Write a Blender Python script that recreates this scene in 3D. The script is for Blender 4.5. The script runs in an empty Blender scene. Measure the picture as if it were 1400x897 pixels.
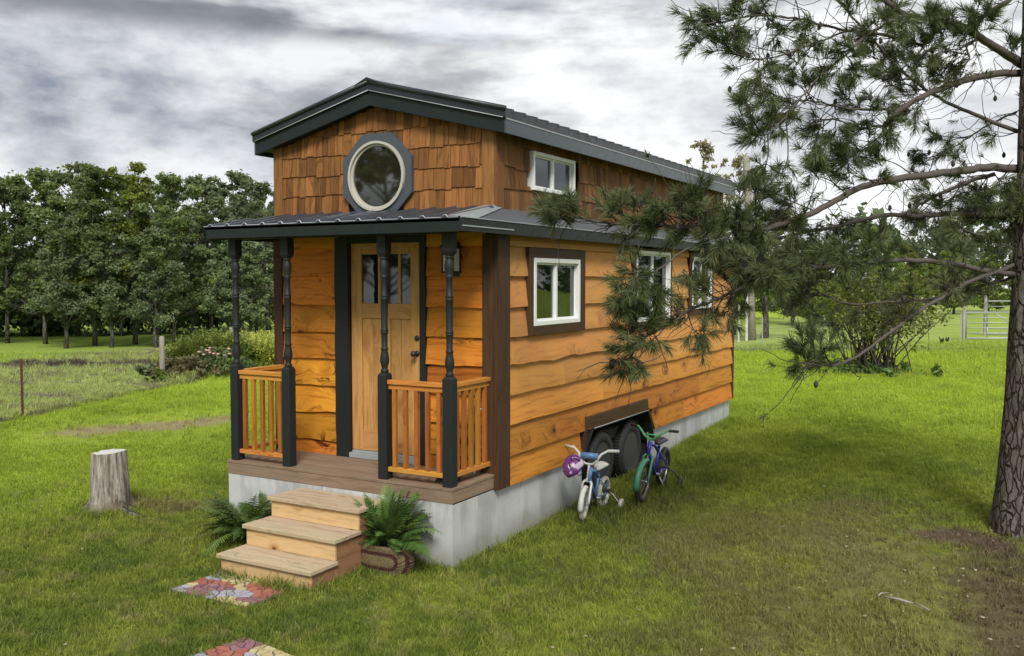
import bpy, math, random
import numpy as np
from mathutils import Vector, Matrix, noise as mnoise

random.seed(7); rng = np.random.default_rng(7)
S = bpy.context.scene
COL = S.collection
R = math.radians

# ------------------------------------------------------------------ camera
cd = bpy.data.cameras.new('camera'); cam = bpy.data.objects.new('camera', cd); COL.objects.link(cam)
CP = Vector((4.3226, -6.6330, 2.5149))
YAW, PITCH, FPX = 0.51265, -0.05208, 1273.03
cF = Vector((-math.sin(YAW)*math.cos(PITCH), math.cos(YAW)*math.cos(PITCH), math.sin(PITCH)))
cR = Vector((math.cos(YAW), math.sin(YAW), 0)); cU = cR.cross(cF)
cam.matrix_world = Matrix(((cR.x, cU.x, -cF.x, CP.x), (cR.y, cU.y, -cF.y, CP.y), (cR.z, cU.z, -cF.z, CP.z), (0, 0, 0, 1)))
cd.sensor_width = 36; cd.lens = 36*FPX/1400; cd.clip_start = .1; cd.clip_end = 2000
S.camera = cam

# ------------------------------------------------------------------ sky, sun, exposure
SUN_DIR = Vector((0.45, -0.70, 0.80)).normalized()
sun_el = math.asin(SUN_DIR.z); sun_az = math.atan2(SUN_DIR.x, SUN_DIR.y)
ld = bpy.data.lights.new('sun', 'SUN'); ld.energy = 2.8; ld.angle = R(18); ld.color = (1, .96, .9)
lo = bpy.data.objects.new('sun', ld); COL.objects.link(lo); lo.location = (0, 0, 30)
lo.rotation_euler = (-SUN_DIR).to_track_quat('-Z', 'Y').to_euler()
S.view_settings.view_transform = 'Standard'; S.view_settings.look = 'None'
S.view_settings.exposure = 0.42; S.view_settings.gamma = 1; S.view_settings.use_curve_mapping = False
S.cycles.max_bounces = 6; S.cycles.transparent_max_bounces = 12
S.cycles.caustics_reflective = False; S.cycles.caustics_refractive = False
S.cycles.use_denoising = True


class NT:
    """small node helper"""
    def __init__(s, tree): s.t = tree; s.t.nodes.clear()
    def n(s, typ, ins=None, out=0, **kw):
        nd = s.t.nodes.new(typ)
        for k, v in kw.items(): setattr(nd, k, v)
        for k, v in (ins or {}).items():
            sk = nd.inputs[k]
            if isinstance(v, bpy.types.NodeSocket): s.t.links.new(v, sk)
            else:
                if hasattr(sk.default_value, '__len__') and len(sk.default_value) == 4 and len(v) == 3: v = (*v, 1)
                sk.default_value = v
        return nd.outputs[out] if out is not None else nd
    def m(s, op, a, b=None, c=None, clamp=False):
        i = {0: a}
        if b is not None: i[1] = b
        if c is not None: i[2] = c
        return s.n('ShaderNodeMath', i, operation=op, use_clamp=clamp)
    def vm(s, op, a, b=None, out=0):
        i = {0: a}
        if b is not None: i[1] = b
        return s.n('ShaderNodeVectorMath', i, out=out, operation=op)
    def mix(s, f, a, b, blend='MIX'):
        nd = s.t.nodes.new('ShaderNodeMix'); nd.data_type = 'RGBA'; nd.blend_type = blend
        for idx, v in ((0, f), (6, a), (7, b)):
            if isinstance(v, bpy.types.NodeSocket): s.t.links.new(v, nd.inputs[idx])
            else: nd.inputs[idx].default_value = (*v, 1) if (idx > 0 and len(v) == 3) else v
        return nd.outputs[2]
    def noise(s, vec, scale, detail=3, rough=.5, dist=0, out=0):
        return s.n('ShaderNodeTexNoise', {'Vector': vec, 'Scale': scale, 'Detail': detail, 'Roughness': rough, 'Distortion': dist}, out=out)
    def mr(s, v, a, b, c=0., d=1., smooth=False):
        return s.n('ShaderNodeMapRange', {0: v, 1: a, 2: b, 3: c, 4: d}, interpolation_type='SMOOTHSTEP' if smooth else 'LINEAR')
    def xyz(s, v):
        nd = s.n('ShaderNodeSeparateXYZ', {0: v}, out=None); return nd.outputs
    def cxyz(s, x, y, z): return s.n('ShaderNodeCombineXYZ', {0: x, 1: y, 2: z})
    def attr(s, name, out=2): return s.n('ShaderNodeAttribute', None, out=out, attribute_name=name)
    def pos(s): return s.n('ShaderNodeNewGeometry', out=0)
    def bump(s, h, strength=.3, dist=.01): return s.n('ShaderNodeBump', {'Height': h, 'Strength': strength, 'Distance': dist})
    def principled(s, **k):
        names = dict(col='Base Color', rough='Roughness', metal='Metallic', ior='IOR', normal='Normal', alpha='Alpha',
                     trans='Transmission Weight', spec='Specular IOR Level', coat='Coat Weight')
        sh = s.n('ShaderNodeBsdfPrincipled', {names[a]: b for a, b in k.items()})
        return sh
    def outp(s, sh): s.n('ShaderNodeOutputMaterial', {0: sh}, out=None)


w = bpy.data.worlds.new('World'); S.world = w; w.use_nodes = True
t = NT(w.node_tree)
sky = t.n('ShaderNodeTexSky', None, sky_type='NISHITA', sun_disc=False, sun_elevation=sun_el, sun_rotation=sun_az)
d = t.n('ShaderNodeTexCoord', out=0)
dx, dy, dz = t.xyz(d)
den = t.m('ADD', t.m('MAXIMUM', dz, 0.0), .34)
# rotate so the streaks of the cloud deck run across the view
ax = t.m('ADD', t.m('MULTIPLY', dx, cR.x), t.m('MULTIPLY', dy, cR.y))
ay = t.m('ADD', t.m('MULTIPLY', dx, -cR.y), t.m('MULTIPLY', dy, cR.x))
px_ = t.m('DIVIDE', ax, den); py_ = t.m('DIVIDE', ay, den)
cp = t.cxyz(t.m('MULTIPLY', ax, 3.3), t.m('MULTIPLY', ay, 3.3), t.m('MULTIPLY', dz, 8.5))
big = t.noise(cp, 1.0, 9, .55, .0)
cp2 = t.cxyz(t.m('ADD', t.m('MULTIPLY', ax, 8.), 4.2), t.m('MULTIPLY', ay, 8.), t.m('MULTIPLY', dz, 17.))
bil = t.m('SUBTRACT', 1., t.m('MULTIPLY', t.m('ABSOLUTE', t.m('SUBTRACT', t.noise(cp2, 1., 7, .6), .5)), 4.))
mid = t.m('ADD', t.m('MULTIPLY', t.noise(cp2, 1.3, 8, .58), .6), t.m('MULTIPLY', bil, .25))
dark = t.noise(t.cxyz(t.m('MULTIPLY', ax, 2.6), t.m('MULTIPLY', ay, 2.6), t.m('ADD', t.m('MULTIPLY', dz, 9.), 3.1)), 1.2, 6, .55, .1)
v = t.m('ADD', t.m('MULTIPLY', big, .62), t.m('MULTIPLY', mid, .38))
lum = t.mr(v, .375, .56, 0, 1)
# broad bands low over the horizon: grey on the left, bright on the right
side = t.mr(ax, -.25, .22, 0, 1, True)
lum = t.m('ADD', t.m('MULTIPLY', lum, .78), t.m('MULTIPLY', side, .26), clamp=True)
ccol = t.mix(lum, (.235, .265, .325), (.86, .865, .87))
ccol = t.mix(t.mr(dark, .53, .68, 0, .62, True), ccol, (.14, .155, .18))
band_ = t.m('MULTIPLY', t.mr(t.m('ABSOLUTE', t.m('SUBTRACT', dz, .262)), .034, .004, 0, 1, True), t.mr(t.noise(t.cxyz(t.m('MULTIPLY', ax, 3.2), t.m('MULTIPLY', dz, 14), 2.2), 1., 5, .6), .42, .60, 0, .8, True))
ccol = t.mix(t.m('MULTIPLY', band_, t.mr(ax, .30, .10, .15, 1, True)), ccol, (.12, .13, .155))
gap = t.mr(t.noise(cp, .7, 4, .5), .60, .72, 0, .35, True)
b1 = t.n('ShaderNodeBackground', {0: sky, 1: .11}); b2 = t.n('ShaderNodeBackground', {0: ccol, 1: .95})
t.n('ShaderNodeOutputWorld', {0: t.n('ShaderNodeMixShader', {0: gap, 1: b2, 2: b1})}, out=None)

# ------------------------------------------------------------------ helpers
def sm(a, b, x):
    if a == b: return float(x > a)
    t_ = max(0., min(1., (x-a)/(b-a))); return t_*t_*(3-2*t_)
def gh(x, y):
    """ground height"""
    h = .23*sm(.8, 9, y)*sm(-9, -3, x)
    h -= .30*sm(14, 40, math.hypot(x, y))*sm(2, -10, x)
    h += .02*mnoise.noise(Vector((x*.35, y*.35, 0)))*sm(2.9, 5, abs(x+1.3)+max(0, -y-1)*1.5+max(0, y-8))
    return h
def at(px, py, D):
    """a point D metres in front of the lens along the ray of a pixel of the photograph"""
    return CP + (cF + cR*((px-700)/FPX) - cU*((py-448.5)/FPX))*D
def gat(px, D):
    p = at(px, 382, D); return Vector((p.x, p.y, gh(p.x, p.y)))

def tag(o, label=None, cat=None, group=None, kind=None):
    if label: o['label'] = label
    if cat: o['category'] = cat
    if group: o['group'] = group
    if kind: o['kind'] = kind
    return o
def thing(name, label, cat, loc=(0, 0, 0), rz=0, group=None):
    o = bpy.data.objects.new(name, None); COL.objects.link(o); o.empty_display_size = .2
    o.location = loc; o.rotation_euler = (0, 0, rz)
    return tag(o, label, cat, group)
def org(o):
    v_ = Vector((0, 0, 0))
    while o is not None: v_ += Vector(o.location); o = o.parent
    return v_
def copy_tree(o, parent=None):
    c = o.copy(); COL.objects.link(c)
    if parent: c.parent = parent
    for ch in o.children: copy_tree(ch, c)
    return c

class MB:
    def __init__(s): s.v = []; s.f = []; s.uv = []; s.r = []; s.sm = []; s.marks = []
    def add(s, vs, fs, uvs=None, r=None, smooth=False):
        b = len(s.v); s.marks.append((b, len(s.f))); s.v += [tuple(q) for q in vs]
        r = random.random() if r is None else r
        for i, f in enumerate(fs):
            s.f.append(tuple(b+k for k in f)); s.r.append(r); s.sm.append(smooth)
            s.uv.append(uvs[i] if uvs else [(0, 0)]*len(f))
    def box(s, x0, y0, z0, x1, y1, z1, r=None, M=None):
        x0, x1 = min(x0, x1), max(x0, x1); y0, y1 = min(y0, y1), max(y0, y1); z0, z1 = min(z0, z1), max(z0, z1)
        vs = [Vector(p) for p in ((x0, y0, z0), (x1, y0, z0), (x1, y1, z0), (x0, y1, z0), (x0, y0, z1), (x1, y0, z1), (x1, y1, z1), (x0, y1, z1))]
        fs = [(0, 3, 2, 1), (4, 5, 6, 7), (0, 1, 5, 4), (1, 2, 6, 5), (2, 3, 7, 6), (3, 0, 4, 7)]
        dims = (x1-x0, y1-y0, z1-z0); L = dims.index(max(dims)); ou, ov = random.random()*40, random.random()*40
        uvs = []
        for f in fs:
            P = [vs[i] for i in f]
            varying = [a for a in range(3) if max(p[a] for p in P)-min(p[a] for p in P) > 1e-9]
            if len(varying) < 2: varying = [0, 1]
            a = L if L in varying else varying[0]; b = [q for q in varying if q != a][0]
            uvs.append([(ou+p[a], ov+p[b]+(.37 if b == 2 else 0)) for p in P])
        if M is not None: vs = [M @ p for p in vs]
        s.add(vs, fs, uvs, r)
    def prism(s, poly, ax, a, b, r=None):
        """poly: 2-D points in the two other axes (in xyz order), extruded along axis ax from a to b"""
        o = [i for i in range(3) if i != ax]
        def P(q, h):
            v_ = [0, 0, 0]; v_[o[0]] = q[0]; v_[o[1]] = q[1]; v_[ax] = h; return v_
        n = len(poly); vs = [P(q, a) for q in poly]+[P(q, b) for q in poly]
        fs = [tuple(range(n))[::-1], tuple(range(n, 2*n))]; ou, ov = random.random()*40, random.random()*40
        uvs = [[(ou+poly[i][0], ov+poly[i][1]) for i in range(n)][::-1], [(ou+poly[i][0], ov+poly[i][1]) for i in range(n)]]
        acc = 0
        for i in range(n):
            j = (i+1) % n; l = math.dist(poly[i], poly[j])
            fs.append((i, j, n+j, n+i)); uvs.append([(ou+a, ov+acc), (ou+a, ov+acc+l), (ou+b, ov+acc+l), (ou+b, ov+acc)]); acc += l
        s.add(vs, fs, uvs, r)
    def tube(s, pts, rad, seg=8, cap=True, r=None, smooth=True):
        pts = [Vector(p) for p in pts]; n = len(pts)
        if not hasattr(rad, '__len__'): rad = [rad]*n
        vs, fs, uvs = [], [], []; up = None; acc = 0
        for i, p in enumerate(pts):
            tdir = (pts[min(i+1, n-1)]-pts[max(i-1, 0)]).normalized()
            if up is None:
                up = tdir.orthogonal().normalized()
            else:
                up = (up - tdir*up.dot(tdir)); up = up.normalized() if up.length > 1e-6 else tdir.orthogonal().normalized()
            sd = tdir.cross(up)
            for k in range(seg):
                a = 2*math.pi*k/seg; vs.append(p+(up*math.cos(a)+sd*math.sin(a))*rad[i])
        for i in range(n-1):
            l = (pts[i+1]-pts[i]).length; c = 2*math.pi*max(rad[i], 1e-4)
            for k in range(seg):
                k2 = (k+1) % seg
                fs.append((i*seg+k, i*seg+k2, (i+1)*seg+k2, (i+1)*seg+k))
                uvs.append([(acc, k/seg*c), (acc, (k+1)/seg*c), (acc+l, (k+1)/seg*c), (acc+l, k/seg*c)])
            acc += l
        if cap:
            fs += [tuple(range(seg))[::-1], tuple((n-1)*seg+k for k in range(seg))]
            uvs += [[(0, 0)]*seg, [(0, 0)]*seg]
        s.add(vs, fs, uvs, r, smooth)
    def lathe(s, c, prof, seg=24, M=None, r=None, smooth=True, cap=True):
        """prof: (radius, height) round the z axis at c"""
        vs, fs, uvs = [], [], []; n = len(prof)
        for (q, h) in prof:
            for k in range(seg):
                a = 2*math.pi*k/seg; p = Vector((q*math.cos(a), q*math.sin(a), h))
                vs.append((M @ p if M else p)+Vector(c))
        for i in range(n-1):
            for k in range(seg):
                k2 = (k+1) % seg; fs.append((i*seg+k, i*seg+k2, (i+1)*seg+k2, (i+1)*seg+k))
                uvs.append([(prof[i][1], k*.02), (prof[i][1], k*.02+.02), (prof[i+1][1], k*.02+.02), (prof[i+1][1], k*.02)])
        s.add(vs, fs, uvs, r, smooth)
        if cap:
            s.add([vs[k] for k in range(seg)], [tuple(range(seg))[::-1]], None, r); s.add([vs[(n-1)*seg+k] for k in range(seg)], [tuple(range(seg))], None, r); del s.marks[-2:]
    def build(s, name, mat, parent=None, bevel=0, label=None, origin=None, each=False):
        if each:
            for (v0, f0), (v1, f1) in zip(s.marks, s.marks[1:]+[(len(s.v), len(s.f))]):
                q = MB(); q.v = s.v[v0:v1]; q.f = [tuple(i-v0 for i in f) for f in s.f[f0:f1]]; q.uv = s.uv[f0:f1]; q.r = s.r[f0:f1]; q.sm = s.sm[f0:f1]
                o = q.build(name, mat, parent, bevel, label, origin)
            return o
        off = Vector(origin) if origin is not None else (org(parent) if parent else Vector((0, 0, 0)))
        me = bpy.data.meshes.new(name)
        me.from_pydata([(a-off.x, b-off.y, c-off.z) for a, b, c in s.v], [], s.f)
        ul = me.uv_layers.new(name='uv'); flat = [c for f in s.uv for q in f for c in q]
        if len(flat) == len(ul.data)*2: ul.data.foreach_set('uv', flat)
        at_ = me.attributes.new('rnd', 'FLOAT', 'FACE'); at_.data.foreach_set('value', s.r)
        me.polygons.foreach_set('use_smooth', s.sm)
        me.materials.append(mat); me.update()
        o = bpy.data.objects.new(name, me); COL.objects.link(o)
        if parent: o.parent = parent
        elif origin is not None: o.location = origin
        if bevel:
            b = o.modifiers.new('bevel', 'BEVEL'); b.width = bevel; b.segments = 1; b.limit_method = 'ANGLE'; b.angle_limit = R(40)
        if label: o['label'] = label
        return o

def npmesh(name, V, F, rnd, mat, parent=None, origin=None, smooth=False):
    """V (n,3), F (m,k) with k = 3 or 4"""
    off = np.array(origin if origin is not None else (org(parent) if parent else (0, 0, 0)), float)
    V = V-off; me = bpy.data.meshes.new(name); k = F.shape[1]
    me.vertices.add(len(V)); me.vertices.foreach_set('co', V.astype(np.float32).ravel())
    me.loops.add(F.size); me.loops.foreach_set('vertex_index', F.astype(np.int32).ravel())
    me.polygons.add(len(F)); me.polygons.foreach_set('loop_start', np.arange(0, F.size, k, dtype=np.int32))
    me.polygons.foreach_set('loop_total', np.full(len(F), k, dtype=np.int32))
    a = me.attributes.new('rnd', 'FLOAT', 'FACE'); a.data.foreach_set('value', rnd.astype(np.float32))
    if smooth: me.polygons.foreach_set('use_smooth', np.ones(len(F), bool))
    me.materials.append(mat); me.update(calc_edges=True); me.validate()
    o = bpy.data.objects.new(name, me); COL.objects.link(o)
    if parent: o.parent = parent
    elif origin is not None: o.location = origin
    return o

# ------------------------------------------------------------------ materials
def newmat(name):
    m = bpy.data.materials.new(name); m.use_nodes = True; return m, NT(m.node_tree)
def plain(name, col, rough=.5, metal=0, var=.12, bump=.0, scale=30, dirt=.25, spec=.5):
    m, t = newmat(name); p = t.n('ShaderNodeTexCoord', out=3)
    n = t.noise(p, scale*.15, 5, .6); n2 = t.noise(p, scale, 4, .6)
    c = t.mix(t.mr(n, .35, .7, 0, dirt), col, [x*.55 for x in col])
    c = t.mix(t.m('MULTIPLY', n2, var), c, [min(1, x*1.5+.02) for x in col])
    k = dict(col=c, rough=t.mr(n2, .3, .7, max(.02, rough-.08), min(1, rough+.1)), metal=metal, spec=spec)
    if bump: k['normal'] = t.bump(n2, bump, .004)
    t.outp(t.principled(**k)); return m
def wood(name, base, pale, knot, rough=.62, knots=1., grain=.55, figure=.0, val=.16, kscale=(1.7, 3.4), spec=.2, bleach=None, hue=.026):
    m, t = newmat(name)
    uv = t.n('ShaderNodeTexCoord', out=2); u, v_, _ = t.xyz(uv); r = t.attr('rnd')
    rz = t.m('MULTIPLY', r, 31.7)
    vo = t.n('ShaderNodeTexVoronoi', {'Vector': t.cxyz(t.m('MULTIPLY', u, kscale[0]), t.m('MULTIPLY', v_, kscale[1]), rz), 'Scale': 1., 'Randomness': 1.}, out=None)
    dd = vo.outputs['Distance']; kc = t.xyz(vo.outputs['Color'])[0]
    near = t.mr(dd, 0, .45, 1, 0, True)
    warp = t.noise(t.cxyz(t.m('MULTIPLY', u, 1.1), t.m('MULTIPLY', v_, 2.2), rz), 1., 3, .5)
    gv = t.m('ADD', t.m('ADD', t.m('MULTIPLY', v_, 26), t.m('MULTIPLY', near, 3.6)), t.m('MULTIPLY', warp, 3.4))
    g = t.noise(t.cxyz(t.m('MULTIPLY', u, 1.9), gv, rz), 1., 6, .7)
    fine = t.noise(t.cxyz(t.m('MULTIPLY', u, 9), t.m('MULTIPLY', v_, 240), rz), 1., 3, .6)
    c = t.mix(t.mr(g, .3, .72, 0, 1), base, pale)
    c = t.mix(t.mr(g, .50, .33, 0, grain, True), c, [x*.52 for x in base])
    c = t.mix(t.mr(fine, .35, .75, 0, .28), c, [x*.5 for x in base])
    if figure:
        fg = t.noise(t.cxyz(t.m('MULTIPLY', u, 2.6), t.m('ADD', t.m('MULTIPLY', v_, 5), t.m('MULTIPLY', near, 1.2)), rz), 1., 7, .72, 1.2)
        fm = t.m('MULTIPLY', t.mr(fg, .545, .62, 0, figure, True), t.mr(dd, .62, .22, 0, 1, True))
        c = t.mix(fm, c, knot)
    if knots:
        size = t.mr(kc, 0, 1, .035, .105)
        wob = t.m('ADD', dd, t.m('MULTIPLY', t.m('SUBTRACT', t.noise(uv, 30, 3, .6), .5), .05))
        km = t.mr(t.m('DIVIDE', wob, size), 1.25, .75, 0, knots, True)
        halo = t.mr(t.m('DIVIDE', wob, size), 3.6, 1., 0, .5*knots, True)
        c = t.mix(halo, c, [knot[0]*2.2, knot[1]*1.7, knot[2]*1.1]); c = t.mix(km, c, knot)
    jit = t.m('ADD', t.m('MULTIPLY', t.m('SUBTRACT', r, .5), 2*val), 1.)
    hs = t.n('ShaderNodeHueSaturation', {'Color': c, 'Value': jit, 'Hue': t.m('ADD', .5, t.m('MULTIPLY', t.m('SUBTRACT', t.m('FRACT', t.m('MULTIPLY', r, 7.3)), .5), hue))})
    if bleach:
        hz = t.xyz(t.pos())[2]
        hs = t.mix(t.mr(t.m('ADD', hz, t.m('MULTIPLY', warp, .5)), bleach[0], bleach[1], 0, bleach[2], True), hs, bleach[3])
    t.outp(t.principled(col=hs, rough=t.mr(g, .3, .7, rough-.08, rough+.12), spec=spec, normal=t.bump(t.m('ADD', g, t.m('MULTIPLY', fine, .5)), .25, .003)))
    return m
PINE = wood('orange_stained_pine', (.47, .165, .014), (.64, .265, .032), (.07, .014, .004), .62, 1., .65, 1., .30)
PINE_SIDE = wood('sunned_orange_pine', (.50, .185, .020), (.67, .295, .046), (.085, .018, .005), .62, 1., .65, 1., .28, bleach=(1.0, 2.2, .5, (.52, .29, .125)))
DOORW = wood('clear_finished_pine', (.47, .245, .07), (.60, .35, .125), (.11, .035, .01), .4, 1., .45, .25, .07)
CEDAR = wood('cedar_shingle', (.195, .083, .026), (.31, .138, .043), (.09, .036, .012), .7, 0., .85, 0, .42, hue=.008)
CEDARD = wood('shaded_cedar_shingle', (.15, .068, .026), (.23, .11, .044), (.08, .035, .014), .75, 0., .8, 0, .38, hue=.008)  # same cedar with shade put into its colour for the less lit side wall
TRIM = wood('dark_brown_trim', (.055, .027, .014), (.095, .05, .027), (.02, .01, .006), .55, .5, .6, 0, .15)
RAIL = wood('orange_rail_wood', (.47, .19, .035), (.60, .27, .06), (.12, .03, .01), .5, .5, .4, 0, .1, (2.5, 9))
RAILD = wood('brown_baluster_wood', (.30, .105, .02), (.42, .165, .036), (.10, .03, .01), .5, .4, .5, 0, .2, (2.5, 9))
DECKW = wood('brown_composite_deck', (.215, .15, .10), (.285, .205, .14), (.12, .08, .05), .65, 0, .35, 0, .08, hue=.004)
STEPR = wood('pale_step_riser', (.52, .35, .155), (.64, .46, .24), (.16, .07, .03), .6, 1., .4, .15, .08, (3.2, 5))
STEPT = wood('worn_step_tread', (.42, .325, .21), (.55, .44, .30), (.18, .11, .06), .75, .5, .5, 0, .08, (2.5, 5))
STEPS = wood('dark_step_side', (.24, .135, .06), (.31, .18, .09), (.1, .05, .03), .75, .5, .6, 0, .08)
GREYPOST = wood('grey_weathered_wood', (.24, .22, .19), (.38, .36, .32), (.1, .08, .07), .85, .4, .7, 0, .1)
CHAR = plain('charcoal_paint', (.0135, .0165, .017), .55, 0, .15, .1, 60, .2, .3)
FASC = plain('dark_green_grey_metal', (.011, .017, .017), .5, .0, .1, 0, 20, .2, .3)
ROOF = plain('dark_steel_roofing', (.017, .020, .025), .36, .1, .15, 0, 12, .3, .6)
ROOFM = plain('grey_roof_membrane', (.075, .08, .09), .42, 0, .2, .05, 12, .4)
DRIP = plain('bare_metal_edge', (.36, .39, .41), .5, .2, .1, 0, 20, .15)
FASCL = plain('blue_grey_fascia', (.040, .056, .064), .33, .0, .15, 0, 16, .2, .6)
OCT = plain('slate_grey_paint', (.062, .075, .088), .45, 0, .15, .05, 50, .15)
WHITE = plain('white_vinyl', (.78, .79, .78), .35, 0, .03, 0, 20, .06)
CREAM = plain('off_white_vinyl', (.46, .44, .38), .4, 0, .05, 0, 20, .12)
BLACK = plain('black_plastic', (.018, .018, .019), .42, 0, .2, 0, 60, .2)
RUB = plain('tyre_rubber', (.020, .020, .021), .6, 0, .3, .2, 80, .2)
RIMM = plain('dull_wheel_rim', (.085, .085, .09), .4, .4, .2, 0, 40, .4)
STEEL = plain('grey_steel', (.33, .33, .33), .38, .8, .2, 0, 60, .3)
ALU = plain('galvanised_tube', (.36, .39, .40), .45, .3, .2, 0, 60, .3)
RUST = plain('rusty_steel', (.11, .06, .04), .8, .2, .3, .1, 70, .4)
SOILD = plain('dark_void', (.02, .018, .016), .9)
CURT = plain('grey_curtain_cloth', (.42, .44, .42), .9, 0, .1, .1, 90, .1)

def concrete():
    m, t = newmat('pale_cement_board'); p = t.n('ShaderNodeTexCoord', out=3); r = t.attr('rnd')
    z = t.xyz(t.pos())[2]
    n = t.noise(p, 2.2, 7, .65, .3); n2 = t.noise(p, 26, 4, .6); st = t.noise(t.vm('MULTIPLY', p, (5, 5, .8)), 1., 6, .7)
    c = t.mix(t.mr(n, .32, .68), (.40, .415, .405), (.56, .57, .56))
    c = t.mix(t.mr(st, .48, .64, 0, .5, True), c, (.24, .245, .225))
    low = t.m('ADD', z, t.m('MULTIPLY', n, -.40))
    c = t.mix(t.mr(low, .12, -.14, 0, .6, True), c, (.15, .15, .09))
    c = t.mix(t.m('MULTIPLY', r, .12), c, (.3, .3, .3))
    t.outp(t.principled(col=c, rough=.8, spec=.25, normal=t.bump(t.m('ADD', n2, st), .25, .004))); return m
CONC = concrete()

def glass():
    m, t = newmat('window_glass')
    gl = t.n('ShaderNodeBsdfGlossy', {'Color': (1, 1, 1), 'Roughness': .015})
    tr = t.n('ShaderNodeBsdfTransparent', {'Color': (.50, .54, .53)})
    f = t.mr(t.m('POWER', t.n('ShaderNodeLayerWeight', {'Blend': .5}, out=1), 3.), 0, 1, .05, .5)
    t.outp(t.n('ShaderNodeMixShader', {0: f, 1: tr, 2: gl})); return m
GLASS = glass()
def darkglass(name, col, f0=.2):
    m, t = newmat(name)
    p = t.n('ShaderNodeTexCoord', out=3)
    nb = t.bump(t.noise(p, 2.5, 2, .5), .02, .02)
    df = t.n('ShaderNodeBsdfDiffuse', {'Color': col}); gl = t.n('ShaderNodeBsdfGlossy', {'Color': (.95, .97, .93), 'Roughness': .03, 'Normal': nb})
    t.outp(t.n('ShaderNodeMixShader', {0: f0, 1: df, 2: gl})); return m
DGLASS = darkglass('dark_reflecting_glass', (.018, .017, .009), .24)
DGLASS2 = darkglass('dim_door_glass', (.012, .012, .012), .10)

def leafmat(name, c1, c2, c3=None, trans=.45, spread=1.):
    m, t = newmat(name); r = t.attr('rnd')
    ob = t.n('ShaderNodeObjectInfo', out=5)
    n = t.noise(t.pos(), .9, 3, .6)
    c = t.mix(r, c1, c2)
    if c3: c = t.mix(t.mr(n, .50, .68, 0, .75, True), c, c3)
    c = t.n('ShaderNodeHueSaturation', {'Color': c, 'Value': t.mr(ob, 0, 1, 1-.18*spread, 1+.2*spread), 'Hue': t.mr(ob, 0, 1, .5-.008*spread, .5+.008*spread)})
    p = t.principled(col=c, rough=.55, spec=.35)
    tl = t.n('ShaderNodeBsdfTranslucent', {'Color': c})
    t.outp(t.n('ShaderNodeMixShader', {0: trans, 1: p, 2: tl})); return m
L_DARK = leafmat('dark_green_leaves', (.06, .092, .03), (.19, .245, .08), (.21, .25, .07))
L_BLUE = leafmat('silvery_green_leaves', (.085, .12, .055), (.23, .28, .13), (.17, .22, .08))
L_YEL = leafmat('yellow_green_leaves', (.11, .16, .028), (.23, .27, .045), (.18, .19, .035))
L_BRIGHT = leafmat('fresh_green_leaves', (.10, .165, .03), (.23, .30, .055), (.25, .28, .055))
L_SPARSE = leafmat('thin_ochre_leaves', (.22, .21, .10), (.36, .32, .18), (.30, .22, .14))
L_FERN = leafmat('fern_fronds', (.03, .07, .014), (.15, .23, .05), (.17, .24, .06), .25)
L_GOLD = leafmat('tall_yellow_green_weeds', (.30, .38, .06), (.55, .60, .14), (.60, .60, .18))
L_NEED = leafmat('pine_needles', (.045, .065, .022), (.155, .185, .072), (.16, .175, .08), .18, .3)
FLOWER = plain('dusty_pink_flowers', (.50, .28, .24), .8)

def bark(name, c1, c2, sc=19., st=.24):
    m, t = newmat(name); p = t.n('ShaderNodeTexCoord', out=3)
    wv = t.n('ShaderNodeVectorMath', {0: t.noise(p, 3, 3, .6, out=1), 'Scale': .12}, operation='SCALE')
    q = t.vm('ADD', t.vm('MULTIPLY', p, (1, 1, st)), wv)
    vo = t.n('ShaderNodeTexVoronoi', {'Vector': q, 'Scale': sc}, feature='DISTANCE_TO_EDGE')
    n = t.noise(t.vm('MULTIPLY', p, (1, 1, .4)), 22, 6, .7)
    crack = t.mr(vo, .0, .13, 0, 1, True)
    h = t.m('ADD', crack, t.m('MULTIPLY', n, .9))
    c = t.mix(t.mr(n, .35, .65), c1, c2); c = t.mix(crack, [x*.6 for x in c1], c)
    c = t.mix(t.mr(t.noise(p, 2.3, 4, .6), .55, .7, 0, .4, True), c, (.095, .07, .055))
    t.outp(t.principled(col=c, rough=.92, spec=.15, normal=t.bump(h, .9, .03))); return m
BARK = bark('pine_bark', (.085, .073, .062), (.19, .17, .148))
BARKT = bark('grey_trunk_bark', (.085, .078, .066), (.17, .16, .14), 7, .3)
TWIG = plain('twig_bark', (.075, .063, .053), .9, 0, .4, .2, 40, .5)
TWIGD = plain('dark_twig', (.035, .028, .023), .9, 0, .3, .1, 60, .3)

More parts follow.
